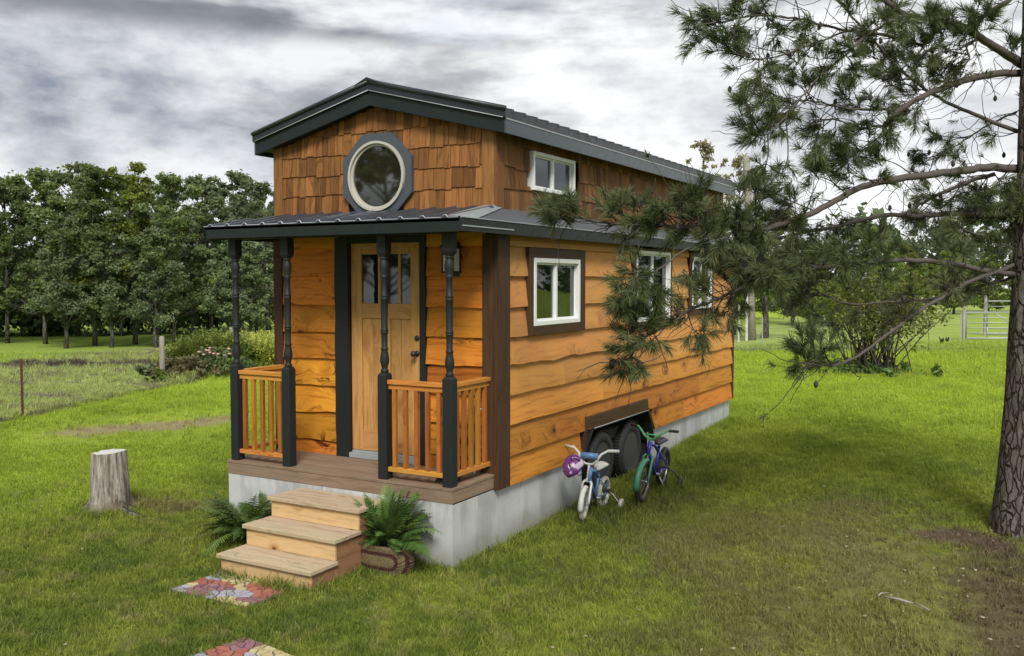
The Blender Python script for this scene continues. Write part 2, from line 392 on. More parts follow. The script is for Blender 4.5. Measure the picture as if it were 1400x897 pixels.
# ------------------------------------------------------------------ ground
def groundcol(t, blades=False):
    p = t.pos(); x, y, z = t.xyz(p)
    n1 = t.noise(p, .16, 4, .55); n2 = t.noise(p, .9, 5, .6); n3 = t.noise(p, 7., 5, .65); n4 = t.noise(p, 45, 4, .7)
    g1, g2, g3 = (.092, .130, .022), (.215, .255, .038), (.24, .25, .085)
    c = t.mix(t.mr(t.m('ADD', t.m('MULTIPLY', n2, .6), t.m('MULTIPLY', n3, .4)), .38, .62, 0, 1, True), g1, g2)
    far = t.mr(y, 3.5, 12, 0, 1, True)
    c = t.mix(t.m('MULTIPLY', t.m('MULTIPLY', far, t.mr(n2, .3, .7, .6, 1)), .9), c, (.335, .44, .040))
    left = t.m('MULTIPLY', t.mr(x, -3.2, -6, 0, 1, True), t.mr(y, -4, 1, 0, 1, True))
    c = t.mix(t.m('MULTIPLY', t.m('MULTIPLY', left, t.mr(n2, .3, .7, .55, 1)), .75), c, (.31, .41, .038))
    c = t.mix(t.mr(n3, .5, .75, 0, .30, True), c, g3)
    # mown lawn is patchier and drier below the pine and in front
    def blob(cx, cy, rx, ry, ang=0.):
        ca, sa = math.cos(ang), math.sin(ang)
        X = t.m('SUBTRACT', x, cx); Y = t.m('SUBTRACT', y, cy)
        U = t.m('DIVIDE', t.m('ADD', t.m('MULTIPLY', X, ca), t.m('MULTIPLY', Y, sa)), rx)
        V = t.m('DIVIDE', t.m('SUBTRACT', t.m('MULTIPLY', Y, ca), t.m('MULTIPLY', X, sa)), ry)
        return t.m('SQRT', t.m('ADD', t.m('MULTIPLY', U, U), t.m('MULTIPLY', V, V)))
    def bl(cx, cy, rx, ry, ang, lo, hi, amt, wob=1.1):
        q = t.m('ADD', blob(cx, cy, rx, ry, ang), t.m('MULTIPLY', t.m('SUBTRACT', t.m('ADD', t.m('MULTIPLY', n2, .6), t.m('MULTIPLY', n3, .4)), .5), wob*2))
        return t.mr(q, hi, lo, 0, amt, True)
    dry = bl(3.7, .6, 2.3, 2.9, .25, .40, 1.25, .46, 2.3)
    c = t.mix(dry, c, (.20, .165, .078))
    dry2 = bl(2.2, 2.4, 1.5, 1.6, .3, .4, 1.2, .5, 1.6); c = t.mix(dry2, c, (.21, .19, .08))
    soil = bl(3.8, 3.15, .48, .34, 0, .6, 1.1, .85, 1.1); c = t.mix(soil, c, (.15, .105, .08))
    soil2 = bl(4.2, 1.2, .5, 2.4, .15, .4, 1.1, .7, 1.4); c = t.mix(soil2, c, (.12, .085, .06))
    c = t.mix(t.m('MULTIPLY', t.mr(t.noise(p, 3.2, 5, .7), .52, .64, 0, 1, True), t.m('MULTIPLY', t.mr(y, 2., -1., 0, .55, True), 1.)), c, (.23, .215, .09))
    patch = bl(-8.9, 4.1, .7, 1.9, -.45, .4, 1.1, .8, 1.3); c = t.mix(patch, c, (.30, .23, .15))
    st = bl(-4.1, .35, .9, .4, .5, .4, 1.1, .6, .9); c = t.mix(st, c, (.19, .14, .075))
    # field beyond the lawn edge on the left
    edge = t.m('ADD', t.m('MULTIPLY', t.m('ADD', x, 11.35), -.94), t.m('MULTIPLY', t.m('SUBTRACT', y, 3.0), -.34))
    wob = t.m('ADD', edge, t.m('MULTIPLY', t.m('SUBTRACT', n2, .5), .9))
    fld = t.mr(wob, -.05, .35, 0, 1, True)
    fc = t.mix(t.mr(n3, .35, .65, 0, 1), (.225, .27, .085), (.34, .40, .12))
    fc = t.mix(t.mr(t.noise(t.vm('MULTIPLY', p, (.25, 1.2, 1)), 1.2, 6, .7), .5, .62, 0, .85, True), fc, (.17, .145, .11))
    fc = t.mix(bl(-21.4, 11.9, 4.6, 1.35, .46, .5, 1.05, 1., .5), fc, (.075, .055, .05))
    fc = t.mix(bl(-24.5, 15.6, 5, .8, .46, .5, 1.05, .8, .6), fc, (.13, .11, .08))
    fc = t.mix(t.mr(edge, 8.2, 10.5, 0, .85, True), fc, (.27, .37, .06))
    c = t.mix(fld, c, fc)
    rim = t.m('MULTIPLY', t.mr(t.m('ABSOLUTE', t.m('SUBTRACT', wob, .2)), .28, .05, 0, .8, True), t.mr(n2, .42, .5, .3, 1)); c = t.mix(rim, c, (.07, .055, .045))
    # pasture behind the house
    bk = t.m('ADD', t.m('SUBTRACT', y, 25.2), t.m('ADD', t.m('MULTIPLY', x, -.45), t.m('MULTIPLY', n2, 1.0)))
    pf = t.m('MULTIPLY', t.mr(bk, 0, .5, 0, 1, True), t.mr(x, 3, -1, .35, 1, True))
    pc = t.mix(t.mr(n2, .35, .65), (.25, .30, .08), (.34, .42, .11))
    pc = t.mix(t.mr(bk, 2.6, 1.0, 0, .65, True), pc, (.16, .145, .105))
    c = t.mix(t.m('MULTIPLY', pf, t.mr(x, -14, -9, 0, 1, True)), c, pc)
    return c, n3, n4, t
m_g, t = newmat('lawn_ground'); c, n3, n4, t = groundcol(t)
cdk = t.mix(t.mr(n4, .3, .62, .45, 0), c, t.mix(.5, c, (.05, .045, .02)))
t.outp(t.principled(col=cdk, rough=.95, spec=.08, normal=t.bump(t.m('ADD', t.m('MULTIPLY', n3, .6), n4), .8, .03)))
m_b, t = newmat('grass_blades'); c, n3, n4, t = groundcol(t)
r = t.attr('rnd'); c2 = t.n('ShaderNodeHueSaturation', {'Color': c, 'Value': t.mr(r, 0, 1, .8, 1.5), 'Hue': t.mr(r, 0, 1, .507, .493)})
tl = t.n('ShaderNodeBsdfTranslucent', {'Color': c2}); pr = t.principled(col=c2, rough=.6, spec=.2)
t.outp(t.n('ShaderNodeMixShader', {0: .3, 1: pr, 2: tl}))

def spaced(a, b, dense0, dense1, fine, coarse):
    xs = [a]; x = a
    while x < b:
        q = 0 if dense0 <= x <= dense1 else min(abs(x-dense0), abs(x-dense1))
        x += fine+q*coarse; xs.append(x)
    return xs
xs = spaced(-170, 130, -16, 9, .3, .12); ys = spaced(-60, 210, -6, 24, .3, .12)
gv = np.array([(x, y, gh(x, y)) for y in ys for x in xs]); nx = len(xs)
gf = np.array([(j*nx+i, j*nx+i+1, (j+1)*nx+i+1, (j+1)*nx+i) for j in range(len(ys)-1) for i in range(nx-1)])
g = npmesh('ground', gv, gf, np.zeros(len(gf)), m_g, smooth=True); tag(g, kind='structure')

# grass: small tufts set on points by a geometry-nodes modifier
def tuft_mesh(seed, n, spread, hmin, hmax, wd):
    rr = np.random.default_rng(seed); V = []; F = []; C = []
    for i in range(n):
        a = rr.uniform(0, 6.28); q = spread*math.sqrt(rr.uniform()); bx, by = q*math.cos(a), q*math.sin(a)
        h = rr.uniform(hmin, hmax); l = rr.uniform(.15, .9)*h; d_ = rr.uniform(0, 6.28); f_ = rr.uniform(0, 6.28)
        wx, wy = wd*math.cos(f_)/2, wd*math.sin(f_)/2; lx, ly = math.cos(d_)*l, math.sin(d_)*l
        b = len(V)
        V += [(bx-wx, by-wy, -.01), (bx+wx, by+wy, -.01), (bx+lx*.35+wx*.8, by+ly*.35+wy*.8, h*.6), (bx+lx*.35-wx*.8, by+ly*.35-wy*.8, h*.6), (bx+lx, by+ly, h), ]
        F += [(b, b+1, b+2), (b, b+2, b+3), (b+3, b+2, b+4)]; C += [rr.uniform()]*3
    me = bpy.data.meshes.new('grass_tuft'); me.from_pydata(V, [], F); a = me.attributes.new('rnd', 'FLOAT', 'FACE'); a.data.foreach_set('value', C)
    me.materials.append(m_b); return bpy.data.objects.new('grass_tuft', me)
tufts = [tuft_mesh(k, 16, .06, .022, .052, .0042) for k in range(3)]+[tuft_mesh(9, 12, .05, .03, .085, .0045), tuft_mesh(10, 14, .07, .014, .032, .015)]
def free(x, y):
    if -2.63 < x < -.03 and .03 < y < 8.5: return False
    if -1.72 < x < -.65 and -1.05 < y < .1: return False
    if -1.68 < x < -.86 and -1.53 < y < -1.02: return False
    u, v_ = x+.43, y+1.98; c_, s_ = math.cos(-.17), math.sin(-.17); U = u*c_+v_*s_; V = -u*s_+v_*c_
    if .02 < U < .78 and -.53 < V < -.02: return False
    return True
P, SC = [], []
def band(D0, D1, dens, scl):
    area = .5*1.16*(D1**2-D0**2)
    for _ in range(int(area*dens)):
        D = math.sqrt(random.uniform(D0**2, D1**2)); s_ = random.uniform(-.58, .58)*D
        p = CP+cF*D+cR*s_; x, y = p.x, p.y
        if not free(x, y): continue
        e = -.94*(x+11.35)-.34*(y-3)
        if e > 0 and random.random() < .55: continue
        q = math.hypot((x-3.8)/1.5, (y-1.6)/2.6)
        if q < 1 and random.random() < .62*(1-q*q)+.1: continue
        q2 = math.hypot((x+8.9)/1.6, (y-4.1)/2.0)
        if q2 < 1 and random.random() < .7: continue
        P.append((x, y, gh(x, y))); SC.append(scl*random.uniform(.65, 1.25)*(1.35 if e > 0 else 1)*(1+.35*mnoise.noise(Vector((x*1.3, y*1.3, 4)))))
band(5.6, 9.5, 620, 1.); band(9.5, 14, 330, 1.12); band(14, 22, 110, 1.5); band(22, 34, 34, 2.2)
# taller fringe along the skirt, the steps, the stump and the bikes
for _ in range(1500):
    k = random.random()
    if k < .62: x, y = random.uniform(0, .12)+.02*random.random(), random.uniform(0, 8.3)
    elif k < .8: x, y = random.uniform(-2.65, 0), random.uniform(-.12, .02)
    elif k < .9: a = random.random()*6.28; x, y = -4.42+.36*math.cos(a), -.05+.3*math.sin(a)
    else: x, y = random.choice([(random.uniform(-1.75, -.65), -1.08), (-.66+random.random()*.08, random.uniform(-1.05, 0))])
    P.append((x, y, gh(x, y))); SC.append(random.uniform(1.2, 2.0))
for _ in range(900):
    x, y = random.uniform(.05, .9), random.uniform(1.7, 4.4); P.append((x, y, gh(x, y))); SC.append(random.uniform(1.2, 1.9))
me = bpy.data.meshes.new('grass'); me.vertices.add(len(P)); me.vertices.foreach_set('co', np.array(P, np.float32).ravel())
a = me.attributes.new('scl', 'FLOAT', 'POINT'); a.data.foreach_set('value', np.array(SC, np.float32)); me.update()
go = bpy.data.objects.new('grass', me); COL.objects.link(go); tag(go, 'short mown green lawn grass around the little house', 'grass', kind='stuff')
ng = bpy.data.node_groups.new('scatter_grass', 'GeometryNodeTree')
ng.interface.new_socket('Geometry', in_out='INPUT', socket_type='NodeSocketGeometry'); ng.interface.new_socket('Geometry', in_out='OUTPUT', socket_type='NodeSocketGeometry')
gi = ng.nodes.new('NodeGroupInput'); gout = ng.nodes.new('NodeGroupOutput'); iop = ng.nodes.new('GeometryNodeInstanceOnPoints'); jn = ng.nodes.new('GeometryNodeJoinGeometry')
for o_ in tufts:
    oi = ng.nodes.new('GeometryNodeObjectInfo'); oi.inputs[0].default_value = o_; oi.inputs['As Instance'].default_value = True
    ng.links.new(oi.outputs['Geometry'], jn.inputs[0])
ng.links.new(gi.outputs[0], iop.inputs['Points']); ng.links.new(jn.outputs[0], iop.inputs['Instance']); iop.inputs['Pick Instance'].default_value = True
ri = ng.nodes.new('FunctionNodeRandomValue'); ri.data_type = 'INT'; ri.inputs[4].default_value = 0; ri.inputs[5].default_value = len(tufts)-1
ng.links.new(ri.outputs[2], iop.inputs['Instance Index'])
rv = ng.nodes.new('FunctionNodeRandomValue'); rv.data_type = 'FLOAT_VECTOR'; rv.inputs[0].default_value = (-.15, -.15, 0); rv.inputs[1].default_value = (.15, .15, 6.28)
ng.links.new(rv.outputs[0], iop.inputs['Rotation'])
na = ng.nodes.new('GeometryNodeInputNamedAttribute'); na.data_type = 'FLOAT'; na.inputs[0].default_value = 'scl'
ng.links.new(na.outputs[0], iop.inputs['Scale']); ng.links.new(iop.outputs[0], gout.inputs[0])
md = go.modifiers.new('scatter', 'NODES'); md.node_group = ng

# fallen leaves and needle litter on the lawn
V, F = [], []
for _ in range(560):
    if random.random() < .55: x, y = random.uniform(1.3, 4.8), random.uniform(-1.8, 4.2)
    else: x, y = random.uniform(-6, 5), random.uniform(-3, 6)
    if not free(x, y): continue
    z = gh(x, y)+random.uniform(.012, .04); a = random.random()*6.28; l = random.uniform(.008, .021); w_ = l*random.uniform(.3, .7); tl_ = random.uniform(-.3, .3)
    cx_, sx_ = math.cos(a), math.sin(a); b = len(V)
    V += [(x-cx_*l, y-sx_*l, z), (x-sx_*w_, y+cx_*w_, z+l*tl_), (x+cx_*l, y+sx_*l, z+.004), (x+sx_*w_, y-cx_*w_, z-l*tl_)]; F.append((b, b+1, b+2, b+3))
lt = npmesh('leaf_litter', np.array(V), np.array(F), rng.random(len(F)), plain('pale_dry_leaves', (.30, .26, .18), .8, 0, .4, 0, 5, .6))
tag(lt, 'small pale dry leaves scattered over the lawn under the pine', 'leaf litter', kind='stuff')
mb = MB()
for (x, y, a, l, rr_) in ((3.45, 1.05, 2.9, .11, .011), (3.62, .98, 2.4, .08, .007), (3.32, 1.12, 1.1, .07, .008)):
    p = [Vector((x+math.cos(a)*l*(k-1)+random.uniform(-.01, .01), y+math.sin(a)*l*(k-1), gh(x, y)+.035+.006*(k == 1))) for k in range(3)]
    mb.tube(p, [rr_*.7, rr_, rr_*.5], 6)
so = mb.build('broken_stick', GREYPOST, origin=(3.45, 1.05, gh(3.45, 1.05))); tag(so, 'short pale broken stick lying on the dry lawn before the pine', 'stick')

# ================================================================== the tiny house
W, ZD, ZF, YP, LB, ZE = 2.657, .722, .589, .747, 8.295, 2.912
H = thing('tiny_house', 'orange pine sided tiny house with shingled loft and dark metal roof', 'tiny house', (-W/2, LB/2, 0))
def solid_wall(mb, ax, c0, c1, u0, u1, z0, z1, holes):
    us = sorted({u0, u1, *[h[0] for h in holes], *[h[1] for h in holes]}); zs = sorted({z0, z1, *[h[2] for h in holes], *[h[3] for h in holes]})
    for a, b in zip(us, us[1:]):
        for p, q in zip(zs, zs[1:]):
            if any(h[0] < (a+b)/2 < h[1] and h[2] < (p+q)/2 < h[3] for h in holes): continue
            if ax == 0: mb.box(c0, a, p, c1, b, q, 0)
            else: mb.box(a, c0, p, b, c1, q, 0)
# cement-board skirt
sk = MB()
holes = [(2.62, 4.62, -1, .60)]
cuts = [0.002, 1.22, 2.44, 2.62, 4.62, 5.0, 5.6, 6.2, 6.8, 7.4, 7.9, 8.27]
for a, b in zip(cuts, cuts[1:]):
    if a == 2.62: continue
    sk.box(-.012, a+.005, -.25, .0, b-.005, .575)
for a, b in zip([-W+.0, -1.45], [-1.456, -.0]): sk.box(a, .0, -.25, b, .012, .588)
sk.box(-W, .02, -.25, -W+.012, 8.27, .575)
sk.box(-W+.02, 8.255, -.25, -.02, 8.27, .575)
sk.build('foundation_skirt', CONC, H, .002)
# dark void under the house behind the wheel opening
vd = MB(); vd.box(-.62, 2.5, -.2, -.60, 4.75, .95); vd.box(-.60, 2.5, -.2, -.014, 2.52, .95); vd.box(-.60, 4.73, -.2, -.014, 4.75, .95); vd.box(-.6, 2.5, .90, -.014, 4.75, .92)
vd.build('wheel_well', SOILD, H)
# structural walls (behind the siding)
WIN = [(1.375, 2.42, 2.06, 2.725), (4.04, 5.24, 1.99, 2.872), (6.16, 7.07, 2.09, 2.84)]
UPW = (1.405, 2.345, 3.385, 3.765)
cw = MB()
solid_wall(cw, 0, -.10, -.012, YP+.06, LB-.05, .58, 3.25, [(a, b, c, d_) for a, b, c, d_ in WIN]+[(2.5, 4.75, 0, .93)])
solid_wall(cw, 0, -.10, -.03, YP+.06, 7.72, 3.25, 3.95, [UPW])
cw.box(-W+.012, YP+.06, .58, -W+.10, LB-.05, 3.9, 0)
cw.box(-W+.1, LB-.14, .58, -.1, LB-.05, 3.3, 0); cw.box(-W+.1, 7.62, 3.3, -.1, 7.70, 3.95, 0)
solid_wall(cw, 1, YP+.012, YP+.06, -W+.03, -.03, .58, 3.25, [(-1.69, -.81, .73, 2.88)])
cw.prism([(-W+.03, 3.25), (-.03, 3.25), (-.03, 3.93), (-W/2, 4.26), (-W+.03, 3.93)], 1, YP+.02, YP+.06, 0)
cw.box(-W+.1, YP+.06, .60, -.1, LB-.14, .72, 0)
cw.build('wall', SOILD, H)

# lapped live-edge siding
CZ = [.576, .856, 1.15, 1.429, 1.707, 1.975, 2.253, 2.549, 2.829, 2.93]
def lapboard(mb, ax, c, sgn, u0, u1, z0, z1, wav, r=None, top_cut=None, tk=.034):
    """one board: thick lower edge stands proud, upper edge tucks under the next"""
    if u1-u0 < .03: return
    n = max(1, int((u1-u0)/.07)); ou, ov = random.random()*40, random.random()*40; r = random.random() if r is None else r
    vs, fs, uvs = [], [], []; ph = random.random()*100
    for i in range(n+1):
        u = u0+(u1-u0)*i/n
        e = wav*(mnoise.noise(Vector((u*2.2+ph, 0, 0)))*1.2+mnoise.noise(Vector((u*7+ph, 3, 0)))*.4)
        zb = z0+e
        for (off, z) in ((.012, zb-.006), (tk, zb), (tk-.004, zb+.05), (.012, z1+.03), (.0, z1+.03)):
            q = c+sgn*off
            vs.append((q, u, z) if ax == 0 else (u, q, z))
    for i in range(n):
        ua, ub = u0+(u1-u0)*i/n, u0+(u1-u0)*(i+1)/n
        for k in range(4):
            a = i*5+k; b = (i+1)*5+k
            fs.append((a, b, b+1, a+1)); va, vb = vs[a][2], vs[a+1][2]
            if k == 0: va = vb-.03
            uvs.append([(ou+ua, ov+va), (ou+ub, ov+va), (ou+ub, ov+vb), (ou+ua, ov+vb)])
    fs += [(0, 1, 2, 3, 4), tuple(n*5+k for k in (4, 3, 2, 1, 0))]
    uvs += [[(ou+u0, ov+vs[k][2]) for k in range(5)], [(ou+u1, ov+vs[k][2]) for k in range(5)]]
    mb.add(vs, fs, uvs, r)
side = MB()
def spans(u0, u1, zlo, zhi, hol):
    sp = [(u0, u1)]
    for h in hol:
        if min(zhi, h[3])-max(zlo, h[2]) > .05:
            nsp = []
            for a, b in sp:
                if h[1] <= a or h[0] >= b: nsp.append((a, b)); continue
                if h[0] > a: nsp.append((a, h[0]))
                if h[1] < b: nsp.append((h[1], b))
            sp = nsp
    return sp
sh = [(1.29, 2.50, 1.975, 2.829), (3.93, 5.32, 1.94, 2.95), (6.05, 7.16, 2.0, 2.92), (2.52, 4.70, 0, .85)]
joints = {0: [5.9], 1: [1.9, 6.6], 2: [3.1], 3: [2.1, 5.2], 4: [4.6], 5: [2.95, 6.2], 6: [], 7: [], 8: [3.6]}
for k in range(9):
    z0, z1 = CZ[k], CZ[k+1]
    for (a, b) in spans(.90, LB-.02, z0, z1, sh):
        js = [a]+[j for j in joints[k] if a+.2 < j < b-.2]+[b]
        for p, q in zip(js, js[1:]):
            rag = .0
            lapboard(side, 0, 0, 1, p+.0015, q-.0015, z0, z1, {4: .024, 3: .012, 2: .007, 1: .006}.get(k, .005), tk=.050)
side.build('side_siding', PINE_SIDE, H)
FS = (MB(), MB())
for k in range(9):
    z0, z1 = CZ[k], CZ[k+1]
    ra, rb = random.uniform(-.012, .012), random.uniform(-.01, .012)
    for fi, (a, b) in enumerate(((-W+.07, -1.83+ra), (-.755+rb, -.10))):
        lapboard(FS[fi], 1, YP, -1, a, b, max(z0, .70) if k == 0 else z0, z1, .022 if k in (1, 2, 3, 4) else .010, tk=.042)
for q_ in FS: q_.build('front_siding', PINE, H)
ws = MB()
for k in range(9):
    lapboard(ws, 0, -W, -1, YP+.06, LB-.02, CZ[k], CZ[k+1], .008); lapboard(ws, 1, LB-.05, 1, -W+.02, -.02, CZ[k], CZ[k+1], .008)
ws.build('rear_siding', PINE, H)
# corner posts and dark trim
ct = MB()
ct.box(-.115, YP-.056, .575, .0, YP+.0, 2.93); ct.box(.002, YP-.056, .575, .058, YP+.165, 2.93)
ct.box(-W-.03, YP-.050, .60, -W+.085, YP-.0, 2.93); ct.box(-W-.045, YP-.035, .60, -W-.032, YP+.12, 2.93)
ct.box(.002, LB-.03, .575, .05, LB+.045, 2.93); ct.box(-.12, LB+.0, .575, .0, LB+.03, 2.93)
ct.build('corner_trim', TRIM, H, .003, each=True)
ct = MB()
ct.box(-.125, YP-.035, 3.13, -.0, YP-.002, 3.92); ct.box(.002, YP-.035, 3.13, .026, YP+.11, 3.90)
ct.box(-W-.03, YP-.03, 3.13, -W+.085, YP-.002, 3.90)
ct.box(.002, 7.62, 3.13, .026, 7.73, 3.9)
ct.build('loft_corner_trim', wood('mid_brown_trim', (.20, .085, .03), (.27, .12, .045), (.05, .02, .008), .6, .6, .6, 0, .25), H, .003, each=True)

# loft shingles
ridge = lambda x: 4.235-abs(x+W/2)*.262
OC = (-1.312, 3.52); OA = .415
sg = MB()
def shingle(mb, ax, c, sgn, u, w_, z0, z1):
    tk = .016; b = random.uniform(-.012, .010); r = random.random()
    ou, ov = random.random()*40, random.random()*40
    lo, hi = z0+b, z1
    vs = []
    for uu in (u+.0028, u+w_-.0028):
        for (off, z) in ((.004, lo-.0), (.004+tk, lo), (.006, hi), (0, hi)):
            q = c+sgn*off; vs.append((q, uu, z) if ax == 0 else (uu, q, z))
    fs = [(0, 4, 5, 1), (1, 5, 6, 2), (2, 6, 7, 3), (0, 1, 2, 3), (7, 6, 5, 4)]
    h = hi-lo
    uvs = [[(ov, ou), (ov, ou+w_), (ov+.01, ou+w_), (ov+.01, ou)], [(ov, ou), (ov, ou+w_), (ov+h, ou+w_), (ov+h, ou)]]+[[(ov, ou)]*4]*3
    mb.add(vs, fs, uvs, r)
rows = [3.165+.2*k for k in range(6)]
for z in rows:
    u = -W+.07-random.random()*.03
    while u < -.11:
        w_ = min(random.choice([.055, .07, .075, .09, .10, .115, .13]), -.11-u+.02); mx = u+w_/2
        top = min(z+.25, ridge(mx)-.02)
        inside = max(abs(mx-OC[0]), abs(z+.1-OC[1])) < OA-.09
        if top > z+.03 and not inside and w_ > .02: shingle(sg, 1, YP, -1, u, w_, z, top)
        u += w_
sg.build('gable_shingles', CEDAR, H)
sg = MB()
for z in rows[:4]:
    u = YP+.10
    while u < 7.63:
        w_ = random.choice([.07, .085, .10, .12, .14, .16]); w_ = min(w_, 7.64-u); top = min(z+.25, 3.93)
        if not (u+w_ > UPW[0]-.03 and u < UPW[1]+.03 and z+.2 > UPW[2]+.02 and z+.02 < UPW[3]): shingle(sg, 0, 0, 1, u, w_, z, top)
        elif z < UPW[2] < z+.2: shingle(sg, 0, 0, 1, u, w_, z, UPW[2]+.01)
        elif u < UPW[0]-.03: shingle(sg, 0, 0, 1, u, UPW[0]-.03-u, z, top)
        u += w_
        if w_ < .01: break
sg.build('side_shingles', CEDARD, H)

# main roof
RY0, RY1 = .61, 7.84; XL, XR = -2.83, .165; XC = -W/2-.003
zr = lambda x, b: b-abs(x-XC)*.2555
for (nm, x0, x1) in (('roof', XL, XC), ('roof', XC, XR)):
    mb = MB(); s_ = 1 if x1 == XR else -1; xe = XR+.025 if s_ == 1 else XL-.025
    T, B = 4.405, 4.335
    mb.add([(XC, RY0-.02, T), (xe, RY0-.02, zr(xe, T)), (xe, RY1, zr(xe, T)), (XC, RY1, T), (XC, RY0-.02, B), (xe, RY0-.02, zr(xe, B)), (xe, RY1, zr(xe, B)), (XC, RY1, B)],
           [(0, 1, 2, 3) if s_ == 1 else (3, 2, 1, 0), (4, 7, 6, 5), (0, 4, 5, 1), (1, 5, 6, 2), (2, 6, 7, 3)], None, .5)
    y = RY0+.12
    while y < RY1-.05:
        mb.add([(XC, y-.022, T-.01), (XC, y-.01, T+.022), (XC, y+.01, T+.022), (XC, y+.022, T-.01),
                (xe+.004*s_, y-.022, zr(xe, T)-.01), (xe+.004*s_, y-.01, zr(xe, T)+.022), (xe+.004*s_, y+.01, zr(xe, T)+.022), (xe+.004*s_, y+.022, zr(xe, T)-.01)],
               [(0, 1, 5, 4), (1, 2, 6, 5), (2, 3, 7, 6), (4, 5, 6, 7), (3, 2, 1, 0)], None, .5); y += .2285
    # rolled rake edge on the front
    mb.tube([(XC, RY0-.02, T+.012), (xe, RY0-.02, zr(xe, T)+.012)], .024, 6, smooth=True)
    mb.build(nm, ROOF, H)
rc = MB(); rc.prism([(XC-.15, 4.385), (XC-.14, 4.395), (XC, 4.455), (XC+.14, 4.395), (XC+.15, 4.385), (XC, 4.425)], 1, RY0-.05, RY1+.02); rc.build('ridge_cap', ROOF, H, .003)
so_ = MB(); so_.prism([(XL+.005, zr(XL, 4.335)-.012), (XC, 4.325), (XR-.005, zr(XR, 4.335)-.012), (XR-.005, zr(XR, 4.335)-.10), (XR-.08, zr(XR, 4.335)-.10), (-.03, zr(XR, 4.335)-.08), (XC, 4.22), (-W+.03, zr(XR, 4.335)-.08), (XL+.08, zr(XL, 4.335)-.10), (XL+.005, zr(XL, 4.335)-.10)], 1, RY0+.03, RY1-.03, .4)
so_.build('roof_deck', CHAR, H)
fb = MB()
for s_ in (1, -1):
    xe = XR if s_ == 1 else XL
    fb.prism([(XC, 4.331), (xe, zr(xe, 4.331)), (xe, zr(xe, 4.331)-.132), (XC, 4.331-.138)] if s_ == 1 else [(XC, 4.331), (XC, 4.331-.138), (xe, zr(xe, 4.331)-.132), (xe, zr(xe, 4.331))], 1, RY0, RY0+.026, .5)
fb.build('rake_fascia', FASC, H, .002)
fb = MB(); zx = zr(XR, 4.331)
fb.box(XR-.0, RY0+.001, zx-.135, XR+.02, RY1, zx-.003, .5); fb.box(XL-.02, RY0+.001, zx-.135, XL, RY1, zx-.003, .5)
fb.build('eave_fascia', FASCL, H, .002)
fb = MB(); fb.box(XR+.020, RY0, zx-.012, XR+.026, RY1, zx+.0, .5)
for s_ in (1, -1):
    xe = XR if s_ == 1 else XL
    fb.tube([(XC, RY0-.022, 4.334), (xe, RY0-.022, zr(xe, 4.334))], .0055, 4)
fb.build('drip_edge', DRIP, H)

# lower porch and side roof
EX, EYF = .16, -.115; ZT = 3.03; ZW = 3.185
XA, XB = -W-EX, EX
pr = MB()
A, B_, C_, D_ = (XA, EYF, ZT), (XB, EYF, ZT), (-.0, YP-.01, ZW), (-W, YP-.01, ZW)
th = .03
def dn(p): return (p[0], p[1], p[2]-th)
pr.add([A, B_, C_, D_, dn(A), dn(B_), dn(C_), dn(D_)], [(0, 1, 2, 3), (7, 6, 5, 4), (0, 4, 5, 1)], None, .5)
pr.build('porch_roof', ROOF, H)
rb = MB(); x = XA+.10; nvec = Vector((0, -(ZW-ZT), YP-EYF)).normalized()
while x < XB-.06:
    # each rib runs up the slope and stops at the hip
    yt = YP-.01
    if x < -W: yt = EYF+(x-XA)/EX*(YP-.01-EYF)
    if x > 0: yt = EYF+(XB-x)/EX*(YP-.01-EYF)
    f_ = (yt-EYF)/(YP-.01-EYF); zt = ZT+(ZW-ZT)*f_
    rb.add([(x-.03, EYF-.012, ZT-.004), (x-.012, EYF-.012, ZT+.017), (x+.012, EYF-.012, ZT+.017), (x+.03, EYF-.012, ZT-.004), (x-.03, yt, zt-.004), (x-.012, yt, zt+.017), (x+.012, yt, zt+.017), (x+.03, yt, zt-.004)],
           [(0, 4, 5, 1), (1, 5, 6, 2), (2, 6, 7, 3), (0, 1, 2, 3)], None, .5); x += .228
rb.build('roof_ribs', plain('slate_steel_ribs', (.05, .058, .072), .25, .2, .15, 0, 12, .3), H)
el = MB(); pts_ = []; x = XA+.10
pts_.append((XA+.01, EYF-.014, ZT+.001))
while x < XB-.06:
    pts_ += [(x-.032, EYF-.014, ZT+.001), (x-.013, EYF-.014, ZT+.020), (x+.013, EYF-.014, ZT+.020), (x+.032, EYF-.014, ZT+.001)]; x += .228
pts_.append((XB-.01, EYF-.014, ZT+.001)); el.tube(pts_, .0045, 4, smooth=False); el.build('eave_highlight_lip', plain('highlight_steel_lip', (.42, .45, .5), .3, .4), H)  # pale colour on the scalloped pan edge paints its whitish highlight
hf = MB()
hf.add([(XB+.005, EYF-.008, ZT+.008), (XB-.16, EYF-.01, ZT+.016), (-.10, YP-.03, ZW+.012), (.0, YP-.01, ZW+.014)], [(0, 3, 2, 1)], None, .5)
hf.add([(XB+.005, EYF-.008, ZT+.008), (XB+.007, EYF+.28, ZT+.008), (.03, YP+.06, ZW-.012), (.0, YP-.01, ZW+.014)], [(0, 1, 2, 3)], None, .5)
hf.build('hip_flashing', plain('pale_flashing', (.33, .37, .38), .4, .4, .2, 0, 14, .3), H)
sr = MB(); Y2 = LB+.12
for s_ in (1, -1):
    x0, xi = (XB, 0.004) if s_ == 1 else (XA, -W-.004)
    q = [(x0, EYF, ZT), (x0, Y2, ZT), (xi, Y2, ZW), (xi, YP-.01, ZW)]
    sr.add(q+[dn(p) for p in q], [(0, 1, 2, 3) if s_ == 1 else (3, 2, 1, 0), (4, 7, 6, 5) if s_ == 1 else (5, 6, 7, 4), (1, 5, 6, 2)], None, .5)
sr.box(-W, 7.7, ZW-.03, 0, Y2, ZW, .5)
sr.build('side_roof', ROOFM, H)
